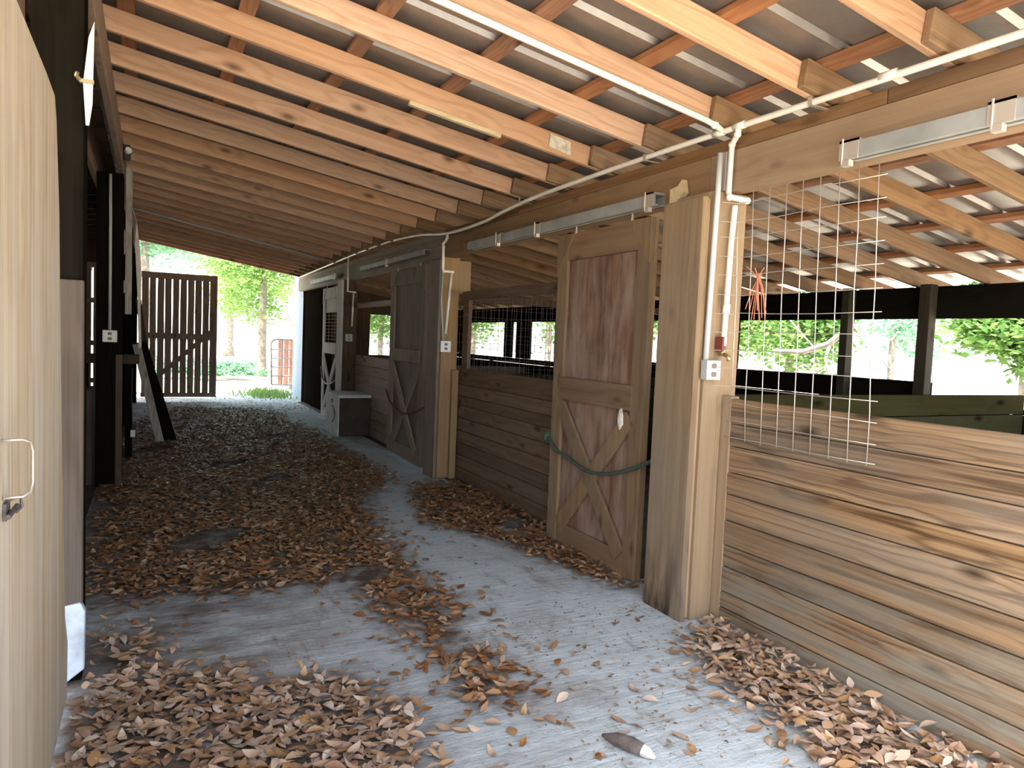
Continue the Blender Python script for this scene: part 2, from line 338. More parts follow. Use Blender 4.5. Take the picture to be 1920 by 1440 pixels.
c2 = sheet(RX, -4.1, lambda x: zr + SL*(x-RX) + RT).build('ceiling', M['roof']); struct(c2, 'ribbed metal roof on the left slope', 'roof')

# rafters over the aisle: plumb 2x6s, underside on the roof line
rl = MB(); L0 = (3.02+.34)/math.cos(SA)
rl.box(0, L0, -.04, 0, 0, PT*math.cos(SA))
proto = None
RY = [.71 + .61*i for i in range(27) if .71+.61*i < 16.6]
extra = {2:'aisle rafter nearest the viewer, in the top right corner', 4:'aisle rafter with a white water pipe strapped along its lower edge',
         5:'bright orange aisle rafter just beyond the white pipe rafter', 6:'greyish aisle rafter with a white paint patch near its lower end'}
vis = 0
for i, y in enumerate(RY):
    if proto is None:
        o = rl.build('rafter', M['raf'], bevel=.006); proto = o
    else: o = proto.copy(); COL.objects.link(o)
    o.location = (-.34, y, roofz(-.34)); o.rotation_euler = (random.uniform(-.012,.012), SA, random.uniform(-.003,.003))
    n = i - 2
    lab = {2:'nearest aisle rafter, cut off by the top right corner of the view', 3:'thick orange aisle rafter, second from the top right corner',
           4:'aisle rafter that carries the long white water pipe', 5:'orange aisle rafter with small knot holes, directly behind the pipe rafter',
           6:'greyish aisle rafter with a white paint patch near its header end'}.get(i) or 'dusty orange aisle rafter, %s beyond the paint patched one toward the far opening' % ORD[min(max(i-7,0), 27)]
    if i < 2: lab = 'aisle rafter above the entrance, %s from the open front' % ORD[i]
    tag(o, lab, 'rafter', 'rafters over the aisle')
# rafters over the stalls, lapped beside the aisle rafters on the header
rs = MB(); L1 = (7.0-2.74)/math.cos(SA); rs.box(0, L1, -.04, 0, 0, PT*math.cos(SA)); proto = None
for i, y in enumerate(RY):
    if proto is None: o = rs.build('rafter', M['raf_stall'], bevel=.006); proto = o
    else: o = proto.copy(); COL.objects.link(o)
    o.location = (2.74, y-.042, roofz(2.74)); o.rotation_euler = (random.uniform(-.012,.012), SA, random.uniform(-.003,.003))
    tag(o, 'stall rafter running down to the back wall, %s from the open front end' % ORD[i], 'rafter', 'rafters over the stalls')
# left slope rafters
rf = MB(); L2 = 3.6/math.cos(SA); rf.box(-L2, 0, -.04, 0, 0, PT); proto = None
for i, y in enumerate(RY):
    if proto is None: o = rf.build('rafter', M['dark_wood'], bevel=0); proto = o
    else: o = proto.copy(); COL.objects.link(o)
    o.location = (RX, y+.045, zr); o.rotation_euler = (0, -SA, 0)
    tag(o, 'rafter of the left roof slope beyond the ridge beams, %s from the front' % ORD[i], 'rafter', 'rafters of the left roof slope')
# purlins
proto = None
PX = [-.15 + .61*i for i in range(12)]
for i, x in enumerate(PX):
    z = roofz(x, PT + .001)
    if proto is None:
        pm = MB().box(-.045, .045, 0, Y1-Y0-.1, 0, .037); o = pm.build('purlin', M['purl'], bevel=.003); proto = o
    else: o = proto.copy(); COL.objects.link(o)
    o.location = (x, Y0+.05, z); o.rotation_euler = (0, SA, 0)
    tag(o, ('reddish purlin above the aisle rafters, %s from the left beam' % ORD[i]) if x < 2.95 else ('reddish purlin above the stall rafters, %s from the aisle header' % ORD[i-5]), 'purlin', 'roof purlins')

# ------------------------------------------------------------------ header over the stalls
h = MB(); 
for a, b_ in ((.6,3.3),(3.3,7.62)): h.nk(); h.box(2.95, 3.05, a, b_-.004, 2.50, 2.735)
tag(h.build('header_beam', M['head'], bevel=.005), 'long tan header beam above the near and middle stall fronts', 'beam')
h = MB()
for a, b_ in ((7.62,12.05),(12.05,16.5)): h.nk(); h.box(2.95, 3.05, a, b_-.004, 2.50, 2.735)
tag(h.build('header_beam', M['head_grey'], bevel=.005), 'weathered greyish header beam above the farther stall doors', 'beam')
h = MB()
for a, b_ in ((.6,2.18),(2.18,5.8),(5.8,7.62)): h.nk(); h.box(2.958, 3.042, a, b_-.006, 2.738, roofz(3.03)-.004)
tag(h.build('header_beam', M['head_dark'], bevel=.003), 'darker upper board on top of the tan stall header beam', 'beam')
h = MB()
for a, b_ in ((7.62,10.2),(10.2,16.5)): h.nk(); h.box(2.958, 3.042, a, b_-.006, 2.738, roofz(3.03)-.004)
tag(h.build('header_beam', M['head_grey'], bevel=.003), 'upper board on top of the weathered far header beam', 'beam')

# ------------------------------------------------------------------ posts along the stalls
def leanz(o): return o
P = thing('support_post', 'broad boxed wooden post with outlet, right of the nearest X braced door', 'post', (2.9,3.3,0))
MB().nk().box(2.757, 2.797, 3.125, 3.47, 0, 2.455).build('face_board', M['post_face'], P, .004)
MB().nk().box(2.80, 2.835, 3.15, 3.44, .01, 2.45).build('filler_board', M['post'], P, .003)
MB().nk().box(2.838, 3.09, 3.13, 3.45, -.0, 2.497).build('post_core', M['post'], P, .006)
MB().nk().box(2.985, 3.045, 3.05, 3.127, 0, 1.33).build('stub_board', M['post'], P, .004)
P = thing('support_post', 'ochre wooden post with hanging white pipe, between middle stall and farther door', 'post', (2.95,7.6,0))
MB().nk().box(2.862, 2.90, 7.475, 7.81, 0, 2.47).build('face_board', M['doorpale'], P, .004)
MB().nk().box(2.902, 3.10, 7.46, 7.80, 0, 2.497).build('post_core', M['post2'], P, .006)
MB().nk().box(3.10, 3.24, 7.47, 7.51, 2.10, 2.47).build('top_cleat', M['post2'], P, .003)
MB().nk().box(3.03, 3.105, 7.40, 7.457, 0, 1.24).build('stub_board', M['post2'], P, .004)
P = thing('support_post', 'wooden post behind the tack box, aisle face coloured pale for far end light', 'post', (2.95,12,0))
MB().nk().box(2.835, 2.875, 11.93, 12.22, 0, 2.49).build('face_board', M['white_wash_lit'], P, .004)  # pale colour stands for light from the far opening on this face
MB().nk().box(2.878, 3.1, 11.92, 12.22, 0, 2.497).build('post_core', M['dark_wood'], P, .006)
P = thing('support_post', 'dark corner post at the far end beside the pale blue door', 'post', (3.05,16.4,0))
MB().nk().box(3.10, 3.2, 16.335, 16.455, 0, 2.497).build('post_core', M['black'], P, .004)

# ------------------------------------------------------------------ stall fronts (plank walls)
def planks(name, mat, x0, x1, y0, y1, zs, label, bev=.005, wob=.004):
    mb = MB()
    for a, b_ in zip(zs[:-1], zs[1:]):
        mb.nk(); w = random.uniform(-wob, wob)
        mb.box(x0+w, x1+w, y0, y1, a+.003, b_-.003)
    o = mb.build(name, mat, bevel=bev); return tag(o, label, 'stall wall')
planks('stall_wall', M['board'], 2.99, 3.03, .75, 3.128, [-.01,.095,.19,.337,.464,.61,.763,.891,1.043,1.173,1.32], 'near stall front of golden horizontal planks in the right foreground')
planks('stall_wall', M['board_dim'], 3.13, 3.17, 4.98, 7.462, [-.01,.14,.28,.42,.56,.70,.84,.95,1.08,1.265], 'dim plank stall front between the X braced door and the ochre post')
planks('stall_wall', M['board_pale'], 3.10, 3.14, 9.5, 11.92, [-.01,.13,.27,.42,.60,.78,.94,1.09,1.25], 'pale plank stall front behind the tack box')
mb = MB(); 
for a, b_ in ((13.75,14.95),(14.95,16.33)): mb.nk(); mb.box(3.085, 3.115, a, b_-.004, .02, 2.497)
tag(mb.build('tack_room_wall', M['black'], bevel=.002), 'black plywood wall between white far door and pale blue door', 'stall wall')
# rails above the fronts
tag(MB().nk().box(3.14, 3.18, 4.9, 7.455, 2.03, 2.125).build('stall_rail', M['board_dim'], bevel=.004), 'horizontal rail high above the dim middle stall front', 'rail')
tag(MB().nk().box(3.10, 3.14, 9.45, 11.92, 2.03, 2.115).build('stall_rail', M['board_pale'], bevel=.004), 'horizontal rail above the pale stall front behind the box', 'rail')
tag(MB().nk().box(3.155, 3.20, 7.30, 7.458, 1.262, 2.03).build('stall_jamb', M['board_dim'], bevel=.004), 'short upright jamb beside the ochre post above the middle stall front', 'jamb')
# partitions between stalls
mb = MB()
for a, b_ in ((0,.22),(.22,.44),(.44,.66),(.66,.88),(.88,1.165),(1.165,1.325)): mb.nk(); mb.box(3.1, 6.44, 3.28, 3.32, a+.003, b_-.003)
tag(mb.build('stall_partition', M['dark_green'], bevel=.004), 'dark greenish partition boards seen over the near stall front', 'stall wall')
mb = MB()
for a, b_ in ((0,.22),(.22,.44),(.44,.66),(.66,.88),(.88,1.05),(1.05,1.19)): mb.nk(); mb.box(3.11, 6.44, 7.62, 7.66, a+.003, b_-.003)
tag(mb.build('stall_partition', M['dark_green'], bevel=.004), 'dark partition behind the ochre post, under the wire mesh', 'stall wall')
mb = MB()
for a, b_ in ((0,.22),(.22,.44),(.44,.66),(.66,.88),(.88,1.1)): mb.nk(); mb.box(3.11, 6.44, 12.04, 12.08, a+.003, b_-.003)
tag(mb.build('stall_partition', M['dark_wood'], bevel=.004), 'dark partition behind the pale stall front, below the far window', 'stall wall')

# outer right wall, gable wall, left walls (structure)
WX = 6.5
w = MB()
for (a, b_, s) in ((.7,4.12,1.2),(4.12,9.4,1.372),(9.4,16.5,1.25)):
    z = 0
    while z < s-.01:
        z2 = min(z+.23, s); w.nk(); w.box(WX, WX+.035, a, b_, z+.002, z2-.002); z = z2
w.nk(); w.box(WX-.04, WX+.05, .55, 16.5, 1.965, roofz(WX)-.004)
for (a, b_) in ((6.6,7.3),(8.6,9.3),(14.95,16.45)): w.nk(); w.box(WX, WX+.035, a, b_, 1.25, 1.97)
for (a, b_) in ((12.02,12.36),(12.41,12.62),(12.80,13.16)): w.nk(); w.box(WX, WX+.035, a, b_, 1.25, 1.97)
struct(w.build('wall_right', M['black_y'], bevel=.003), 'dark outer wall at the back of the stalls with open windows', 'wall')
def bpost(y, wd, lab):
    o = MB().nk().box(WX-.15, WX-.045, y-wd/2, y+wd/2, 0, roofz(WX-.1)-.006).build('window_post', M['post_dark'], bevel=.006); tag(o, lab, 'post')
    return o
bpost(4.14, .11, 'dark back wall post between the two rightmost window openings')
bpost(4.98, .09, 'thinner dark back wall post behind the hanging wire mesh')
bpost(10.8, .1, 'dark back wall post seen beside the X braced door top')
gw = MB()
for (x0, x1, z0, z1) in ((3.06,4.60,0,2.5),(5.32,6.5,0,2.24),(4.60,5.32,0,1.12),(4.60,5.32,2.07,2.38)):
    gw.nk(); gw.box(x0, x1, 16.46, 16.5, z0, z1)
gw.nk(); gw.prism([(3.06,16.501,2.36),(6.5,16.501,2.1),(6.5,16.501,roofz(6.5,.17)),(3.06,16.501,roofz(3.06,.17))],(0,.025,0))
struct(gw.build('wall_back', M['dark_wood']), 'dark gable wall behind the far stall with a small window', 'wall')
gi = MB().nk().prism([(-3.6,16.44,2.5),(-.3,16.44,2.86),(-.3,16.44,3.50),(-3.6,16.44,2.98)], (0,.03,0))
struct(gi.build('wall_back', M['dark_wood']), 'dark boards above the slat panel of the left bay', 'wall')
lw = MB(); y = 3.9
while y < 16.4:
    lw.nk(); lw.box(-3.64, -3.6, y, y+.2, 0, zr+SL*(-3.6-RX)-.01); y += .205
struct(lw.build('wall_left', M['dark_wood']), 'dark board wall of the left bay', 'wall')
fw = MB(); x = -3.6  # unseen wall, added to block light from the left bay
while x < -.52:
    fw.nk(); fw.box(x, min(x+.3,-.5), 3.82, 3.85, 0, zr+SL*(x-RX)-.01); x += .302
struct(fw.build('light_block_wall', M['dark_wood']), 'unseen board wall added to keep light out of the left bay', 'wall')

# wall of slats closing the left bay at the far end
sg = thing('slat_fence', 'tall dark slat panel with bright gaps, left of the black post', 'fence', (-1.5,16.5,0))
mb = MB(); x = -3.5
while x < -.4:
    mb.nk(); mb.box(x, x+random.uniform(.125,.138), 16.48, 16.505, .1, 3.06+SL*(x+.3)); x += .165
mb.build('slats', M['gate_wood'], sg)
for z in (.4, 1.15, 2.0, 2.7): MB().nk().box(-3.5, -.4, 16.43, 16.478, z, z+.1).build('rail', M['gate_wood'], sg)

# ------------------------------------------------------------------ left side: beams, posts, plywood door
tag(MB().nk().box(-.295, -.25, 1.2, 16.55, 3.06, roofz(-.27)-.004).build('ridge_beam', M['brown_y'], bevel=.004), 'greyish beam along the left ends of the aisle rafters', 'beam')
tag(MB().nk().box(-.52, -.475, 1.2, 16.55, 3.0, zr-.004).build('ridge_beam', M['brown_y'], bevel=.004), 'second grey beam left of the dark posts, parallel to the first', 'beam')
pp = thing('support_post', 'nearest left post, tarred black above and weathered brown below', 'post', (-.36,3.65,0))
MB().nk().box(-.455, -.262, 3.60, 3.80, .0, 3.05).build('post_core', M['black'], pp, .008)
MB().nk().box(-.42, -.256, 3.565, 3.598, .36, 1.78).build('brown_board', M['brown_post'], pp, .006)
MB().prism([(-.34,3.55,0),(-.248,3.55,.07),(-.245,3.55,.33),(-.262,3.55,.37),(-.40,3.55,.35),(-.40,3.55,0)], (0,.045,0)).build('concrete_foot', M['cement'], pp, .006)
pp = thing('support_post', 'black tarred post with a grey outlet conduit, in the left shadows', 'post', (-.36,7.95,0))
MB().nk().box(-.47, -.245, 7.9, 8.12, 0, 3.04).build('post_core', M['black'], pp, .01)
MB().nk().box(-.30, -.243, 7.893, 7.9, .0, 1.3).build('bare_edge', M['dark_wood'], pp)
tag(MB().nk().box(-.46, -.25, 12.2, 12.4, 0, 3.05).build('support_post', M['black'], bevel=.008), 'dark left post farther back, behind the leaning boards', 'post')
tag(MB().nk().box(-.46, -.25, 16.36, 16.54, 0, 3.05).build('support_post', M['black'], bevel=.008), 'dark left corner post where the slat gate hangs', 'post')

pd = thing('plywood_door', 'bleached plywood sliding door filling the left edge of the view', 'door', (-.32,2,0))
mb = MB(); 
mb.nk().prism([(-.30,.5,.03),(-.30,3.40,.03),(-.30,3.43,.25),(-.30,3.32,.4),(-.30,3.16,1.3),(-.30,3.08,2.0),(-.30,2.99,2.30),(-.30,2.94,2.37),(-.30,2.7,2.38),(-.30,.5,2.38)], (-.022,0,0))
mb.build('panel', M['ply'], pd)
hd = MB(); hd.tube([(-.298,1.94,1.325),(-.262,1.95,1.325),(-.25,1.985,1.315),(-.247,2.0,1.29),(-.247,2.0,1.215),(-.25,1.985,1.195),(-.262,1.96,1.19),(-.298,1.95,1.19)], .0035, 8)
hd.build('handle', M['steel'], pd, smooth=True)
lt = thing('latch', 'x', 'x'); bpy.data.objects.remove(lt)
mb = MB().box(-.299,-.292,1.955,2.005,1.135,1.175).tube([(-.285,1.93,1.15),(-.285,2.05,1.15)], .006, 8).tube([(-.297,1.99,1.175),(-.27,1.992,1.185),(-.268,1.995,1.16),(-.28,2.0,1.145)], .004, 8)
mb.build('latch', M['iron'], pd)

# white pointed slat clipped to the post
ws = thing('wooden_stake', 'white pointed wooden stake clipped high on the nearest left post', 'stake', (-.245,3.54,2.43))
mb = MB().prism([(-.252,3.545,2.43),(-.240,3.545,2.43),(-.228,3.545,2.52),(-.222,3.545,2.86),(-.243,3.545,2.79),(-.262,3.545,2.60)], (0,.012,0)); mb.build('blade', M['white'], ws)
MB().box(-.275,-.222,3.535,3.56,2.60,2.615).tube([(-.275,3.54,2.61),(-.285,3.52,2.62),(-.28,3.51,2.63)], .008, 8).build('clip', M['brass'], ws)

def outlet(name_label, x, y, z, mat, w=.11, hgt=.115, d=.045):
    t = thing('outlet_box', name_label, 'outlet', (x, y, z))
    MB().box(x-w/2, x+w/2, y-d, y, z-hgt/2, z+hgt/2).build('box', mat, t, .006)
    for k in (-1, 1):
        c = (x, y-d-.002, z+k*.024); n = 14
        MB().prism([(c[0]+.019*math.cos(2*math.pi*j/n), c[1], max(-.014, min(.014, .019*math.sin(2*math.pi*j/n)))+c[2]) for j in range(n)], (0,.004,0)).build('socket', M['socket'], t)
    return t
outlet('white outlet box on the black tarred left post', -.352, 7.9, 1.478, M['outlet_w'], .125, .115, .03)
t = tag(MB().tube([(-.352,7.875,1.54),(-.352,7.875,2.6),(-.355,7.875,3.02)], .014, 10).build('conduit_pipe', M['conduit'], smooth=True), 'thin grey conduit running up the black tarred left post', 'conduit')
fl_ = thing('flood_light', 'black floodlight with white lens atop the black tarred post', 'lamp', (-.27,7.86,3.1))
MB().box(-.249,-.185,7.80,7.87,3.16,3.30).build('housing', M['blackp'], fl_, .01)
mb = MB().tube([(-.215,7.81,3.235),(-.20,7.78,3.25)], [.026,.03], 14); mb.build('lens', M['lens'], fl_)
tag(MB().prism([(-.46,3.59,2.22),(-.39,3.59,2.225),(-.36,3.59,2.27),(-.37,3.59,2.31),(-.41,3.59,2.28)], (0,-.01,0)).build('wood_chip', M['fresh']), 'pale pink chip of wood stuck on the nearest left post', 'chip')

# things leaning and hanging beyond the black post
mb = MB().nk().box(-.235,-.175,8.16,8.22,1.70,3.16); tag(mb.build('grey_plank', M['grey_wood'], bevel=.006), 'long grey plank hanging upright behind the black left post', 'plank')
ro = random.Random(3)
def lump(cx, cy, cz, rx, ry, rz, label, mat, name, cat):
    bm = bmesh.new(); bmesh.ops.create_icosphere(bm, subdivisions=3, radius=1)
    for v in bm.verts:
        k = 1 + ro.uniform(-.16,.16); v.co = Vector((cx+v.co.x*rx*k, cy+v.co.y*ry*k, cz+v.co.z*rz*k))
    me = bpy.data.meshes.new(name); bm.to_mesh(me); bm.free(); me.materials.append(mat)
    o = bpy.data.objects.new(name, me); COL.objects.link(o); return tag(o, label, cat)
lump(-.262, 8.15, 2.42, .035,.03,.15, 'upper lump of dirty foam beside the hanging grey plank', M['foam'], 'foam_lump', 'foam')
lump(-.258, 8.15, 1.98, .035,.03,.07, 'lower lump of dirty foam beside the hanging grey plank', M['foam'], 'foam_lump', 'foam')
mb = MB().prism([(-.15,9.0,2.75),(-.115,9.0,2.45),(-.10,9.0,2.2),(-.105,9.0,1.75),(-.09,9.0,1.35),(-.12,9.0,1.33),(-.135,9.0,1.9),(-.155,9.0,2.3),(-.165,9.0,2.5)], (0,.006,0))
wsx = thing('plastic_sheet', 'torn white plastic sheet hanging behind the grey plank', 'sheet', (-.13,9.0,2.75)); mb.build('sheet', M['white'], wsx)
MB().tube([(-.150,9.003,2.74),(-.25,9.003,3.07)], .003, 5).build('string', M['white'], wsx)
tag(MB().nk().bar((.26,10.83,.004),(-.13,11.0,1.36),.16,.03,(0,1,0)).build('leaning_board', M['black'], bevel=.004), 'dark wide board leaning left in the aisle, ahead of the slat gate', 'board')
tag(MB().nk().bar((.13,10.72,.004),(-.17,10.8,1.34),.10,.03,(0,1,0)).build('leaning_board', M['grey_wood'], bevel=.004), 'greyish splintered board leaning against the darker leaning board', 'board')
tag(MB().nk().bar((.10,11.15,.004),(-.16,11.2,1.95),.07,.03,(0,1,0)).build('leaning_board', M['dark_wood'], bevel=.004), 'taller thin board leaning behind the dark leaning board', 'board')
be = thing('bench', 'low dark wooden bench in the shadow behind the black post', 'bench', (-.5,9.6,0))
MB().nk().box(-.75,-.12,9.35,9.75,1.14,1.24).build('bench_top', M['dark_wood'], be, .004)
for xx in (-.72,-.26): MB().nk().box(xx,xx+.07,9.4,9.7,0,1.14).build('leg', M['black'], be, .004)
MB().nk().box(-.72,-.15,9.5,9.56,.28,.4).build('stretcher', M['dark_wood'], be, .004)
tag(MB().tube([(-.185,9.34,1.1),(-.19,9.33,.7),(-.175,9.33,.36)], .005, 6).build('hanging_cord', M['rope']), 'thin cord hanging from the dark bench', 'cord')
tag(MB().box(-.20,-.15,9.30,9.332,.29,.37).build('paper_tag', M['white']), 'small white tag at the end of the cord by the bench', 'tag')
tag(MB().nk().box(-.80,-.50,8.0,8.5,.0,.95).build('storage_bin', M['boxdark'], bevel=.01), 'dark bin standing left of the black tarred post', 'bin')

# ------------------------------------------------------------------ far end: slat gate, pale blue door
gt = thing('slat_gate', 'tall brown slat gate standing half across the far opening', 'gate', (-.2,16.6,0))
mb = MB(); x = -.17; xs = []
for i in range(10):
    wdt = random.uniform(.118,.130); mb.nk(); xs.append(x)
    pts = []
    for z in (.13,.5,.9,1.3,1.45,1.8,2.2,2.6): pts.append((x+random.uniform(-.004,.006), 16.62, z))
    pr = [(x+wdt+random.uniform(-.006,.004), 16.62, z) for z in (2.6,2.2,1.8,1.45,1.3,.9,.5,.13)]
    mb.prism(pts+pr, (0,.025,0)); x += .1445
mb.build('slats', M['gate_wood'], gt)
MB().nk().box(-.18,1.275,16.59,16.618,2.58,2.71).build('top_rail', M['gate_wood'], gt, .003)
MB().nk().box(-.18,1.27,16.59,16.618,.10,.19).build('bottom_rail', M['gate_wood'], gt, .003)
MB().nk().box(-.18,1.27,16.59,16.618,1.33,1.45).build('middle_rail', M['gate_wood'], gt, .003)
MB().nk().bar((.05,16.575,.45),(1.2,16.575,1.55),.03,.09,(0,0,1)).build('brace', M['gate_wood'], gt)
MB().nk().box(1.225,1.275,16.588,16.619,.19,2.58).build('end_stile', M['gate_wood'], gt, .003)
bd = thing('barn_door', 'pale blue white panel door swung outward at the far right', 'door', (3.1,16.55,0))
mb = MB(); y = 16.56
while y < 17.9: mb.nk(); mb.box(3.10,3.125,y,min(y+.3,17.9)-.006,.03,2.93); y += .3
mb.build('panel', M['skylit_ply'], bd, .003)
for z in (.35,2.5): MB().box(3.126,3.15,16.56,17.9,z,z+.12).build('batten', M['white_wash_lit'], bd)

# tubular gate and yard things outside
tg = thing('tube_gate', 'tubular metal farm gate standing in the yard beyond the blue door', 'gate', (3.3,20.2,0))
GY = 20.2
mb = MB().tube([(2.95,GY,.12),(2.92,GY,1.25),(2.97,GY,1.33),(3.1,GY,1.36),(4.6,GY,1.36),(4.7,GY,1.3),(4.7,GY,.12),(2.95,GY,.12)], .024, 10); mb.build('frame', M['tube'], tg, smooth=True)
for z in (.36,.6,.84,1.08): MB().tube([(2.94,GY,z),(4.7,GY,z)], .018, 8).build('bar', M['tube'], tg, smooth=True)
for x in (3.22,3.72,4.2): MB().box(x-.02,x+.02,GY-.012,GY+.012,.12,1.36).build('upright', M['tube'], tg)
mb = MB()
for k in range(5): mb.nk(); mb.box(3.30+.16*k,3.44+.16*k,21.4,21.44,0,1.35+.03*(k%2))
tag(mb.build('board_fence', M['rustwood'], bevel=.004), 'short rust red board fence behind the tubular gate', 'fence')

# ------------------------------------------------------------------ box against the far stall
bx = thing('tack_box', 'large wooden tack box with a grey aisle side, against the far stall', 'box', (2.85,11.3,0))
MB().box(2.60,3.085,10.87,11.70,.012,.60).build('body', M['boxdark'], bx, .006)
MB().box(2.572,2.598,10.87,11.71,.0,.625).build('side_panel', M['boxgrey'], bx, .004)
MB().box(2.575,3.09,10.86,11.71,.602,.65).build('lid', M['boxgrey'], bx, .005)
n = 20; arc = [(2.566, 11.2+.17*math.sin(math.pi*j/n)*-1.0 , .20+.26*j/n) for j in range(n+1)]
MB().tube(arc, .007, 6).build('curved_edge', M['iron'], bx)
MB().box(2.560,2.571,11.22,11.30,.50,.56).build('latch', M['iron'], bx)

# ------------------------------------------------------------------ sliding doors with X braces
def xdoor(label, x, y0, y1, z0, zt, zm0, zm1, sw, mats, panel=True, grid=False, hdl=True, tilt=0):
    t = thing('sliding_stall_door', label, 'door', (x, (y0+y1)/2, z0))
    V, Hm, Pn = mats; th = .028; xf = x; xb = x + th + .03
    if panel: MB().nk().box(xf+th, xb-.003, y0+.01, y1-.01, z0+.02, zt-.01).build('panel', Pn, t)
    MB().nk().box(xf, xf+th-.001, y0, y0+sw, z0, zt).build('stile', V, t, .004)
    MB().nk().box(xf, xf+th-.001, y1-sw, y1, z0, zt).build('stile', V, t, .004)
    MB().nk().box(xf+.001, xf+th-.001, y0+sw+.002, y1-sw-.002, zt-.20, zt).build('top_rail', Hm, t, .004)
    MB().nk().box(xf-.012, xf+th-.001, y0+sw*.8, y1-sw*.8, zm0, zm1).build('middle_rail', Hm, t, .004)
    MB().nk().box(xf+.001, xf+th-.001, y0+sw+.002, y1-sw-.002, z0, z0+.16).build('bottom_rail', Hm, t, .004)
    a, b_ = (xf+.006, y0+sw*.75, z0+.10), (xf+.006, y1-sw*.75, zm0-.02)
    MB().nk().bar(a, b_, .024, .115, (1,0,0)).build('brace', V, t, .003) if False else None
    def br(p, q, dx):
        p, q = Vector(p), Vector(q); d = (q-p).normalized(); nrm = Vector((0,-d.z,d.y))*.063
        MB().nk().prism([p+nrm+Vector((dx,0,0)), q+nrm+Vector((dx,0,0)), q-nrm+Vector((dx,0,0)), p-nrm+Vector((dx,0,0))], (.024,0,0)).build('brace', V, t, .003)
    br((xf,y0+sw+.03,z0+.13),(xf,y1-sw-.0,zm0-.05), -.014)
    br((xf,y1-sw-.03,z0+.13),(xf,y0+sw+.0,zm0-.05), -.004)
    g_ = .30
    MB().nk().prism([(xf-.010,y0,zt),(xf-.010,y0+g_*.8,zt),(xf-.010,y0,zt-g_)], (.010,0,0)).build('gusset', V, t)
    MB().nk().prism([(xf-.010,y1,zt),(xf-.010,y1-g_*.8,zt),(xf-.010,y1,zt-g_)], (.010,0,0)).build('gusset', V, t)
    if panel: MB().nk().box(xf+th-.001, xb-.002, y0-.001, y0+.03, z0, zt).build('edge_strip', V, t, .003)
    if grid:
        mb = MB()
        for k in range(1, 9): z = zm1 + (zt-.45-zm1)*k/9; mb.tube([(xf+th,y0+sw,z),(xf+th,y1-sw,z)], .004, 5)
        for k in range(1, 4): y = y0+sw + (y1-y0-2*sw)*k/4; mb.tube([(xf+th+.004,y,zm1),(xf+th+.004,y,zt-.45)], .004, 5)
        mb.build('wire_grid', M['rust'], t)
    hg = MB()
    for y in (y0+.25, y1-.22): hg.tube([(xf+.02,y,zt-.02),(xf+.02,y,zt+.055)], [.012,.005], 8)
    hg.build('hanger_bolts', M['steel'], t)
    return t
xdoor('nearest X braced plywood stall door, green rope slung across it', 2.90, 3.76, 4.945, .015, 2.44, 1.155, 1.33, .145, (M['door'], M['doorh'], M['doorpanel']))
xdoor('greyed X braced stall door left of the ochre post, maroon strap across it', 2.905, 8.04, 9.40, .03, 2.45, 1.27, 1.43, .16, (M['doorpale'], M['doorpale'], M['doorpale']))
wd_ = xdoor('whitewashed X braced door with a wire window near the far end', 2.91, 12.42, 13.68, .04, 2.42, 1.22, 1.42, .13, (M['white_wash_lit'], M['white_wash_lit'], M['black']), panel=False, grid=True)
MB().nk().box(2.937,2.955,12.55,13.55,1.97,2.22).build('upper_panel', M['white_wash_lit'], wd_, .003)

# white rag in the near door brace
lump(2.885, 3.98, 1.09, .012,.03,.07, 'crumpled white rag tucked in the nearest X braced door', M['white'], 'white_rag', 'rag')

# tracks
def track(label, y0, y1, z0=2.497, z1=2.575, x0=2.862, x1=2.945, caps=True, mids=()):
    t = thing('door_track', label, 'track', (x1,(y0+y1)/2,z0))
    mb = MB()
    mb.box(x0,x0+.006,y0,y1,z0+.012,z1).box(x0+.006,x1-.006,y0,y1,z1-.008,z1).box(x1-.006,x1,y0,y1,z0+.012,z1)
    mb.box(x0,x0+.03,y0,y1,z0+.006,z0+.012).box(x1-.03,x1,y0,y1,z0+.006,z0+.012)
    mb.build('rail', M['track'], t)
    def brk(yc, w):
        b_ = MB().box(x0-.007,x0-.001,yc-w,yc+w,z0,z1+.012).box(x0-.007,x1+.003,yc-w,yc+w,z1+.001,z1+.012).tube([(x0-.010,yc+w*.6,z1+.02),(x0-.010,yc+w*.6,z0-.02)], .005, 6).box(x0-.012,x0+.02,yc-.01,yc+.03,z0-.03,z0-.002)
        b_.build('bracket', M['steel'], t)
    for yc in mids: brk(yc, .05)
    return t
track('grey door track above the near stall front, right edge of the view', .95, 2.30, mids=(1.62,2.28))
track('long grey door track above the nearest X braced door', 3.70, 6.72, mids=(3.76,5.25,6.0))
track('door track above the greyed X braced door', 8.0, 10.9, z0=2.56, z1=2.63, mids=(9.5,))
track('pale door track over the whitewashed far door', 12.45, 14.7, z0=2.55, z1=2.63, mids=(12.6,))
# wood scrap beside the track end
tag(MB().prism([(2.90,3.47,2.55),(2.90,3.52,2.50),(2.90,3.60,2.50),(2.90,3.60,2.585),(2.90,3.53,2.595),(2.90,3.49,2.63)], (.04,0,0)).build('wood_scrap', M['fresh']), 'splintered pale wood scrap at the long track end', 'scrap')

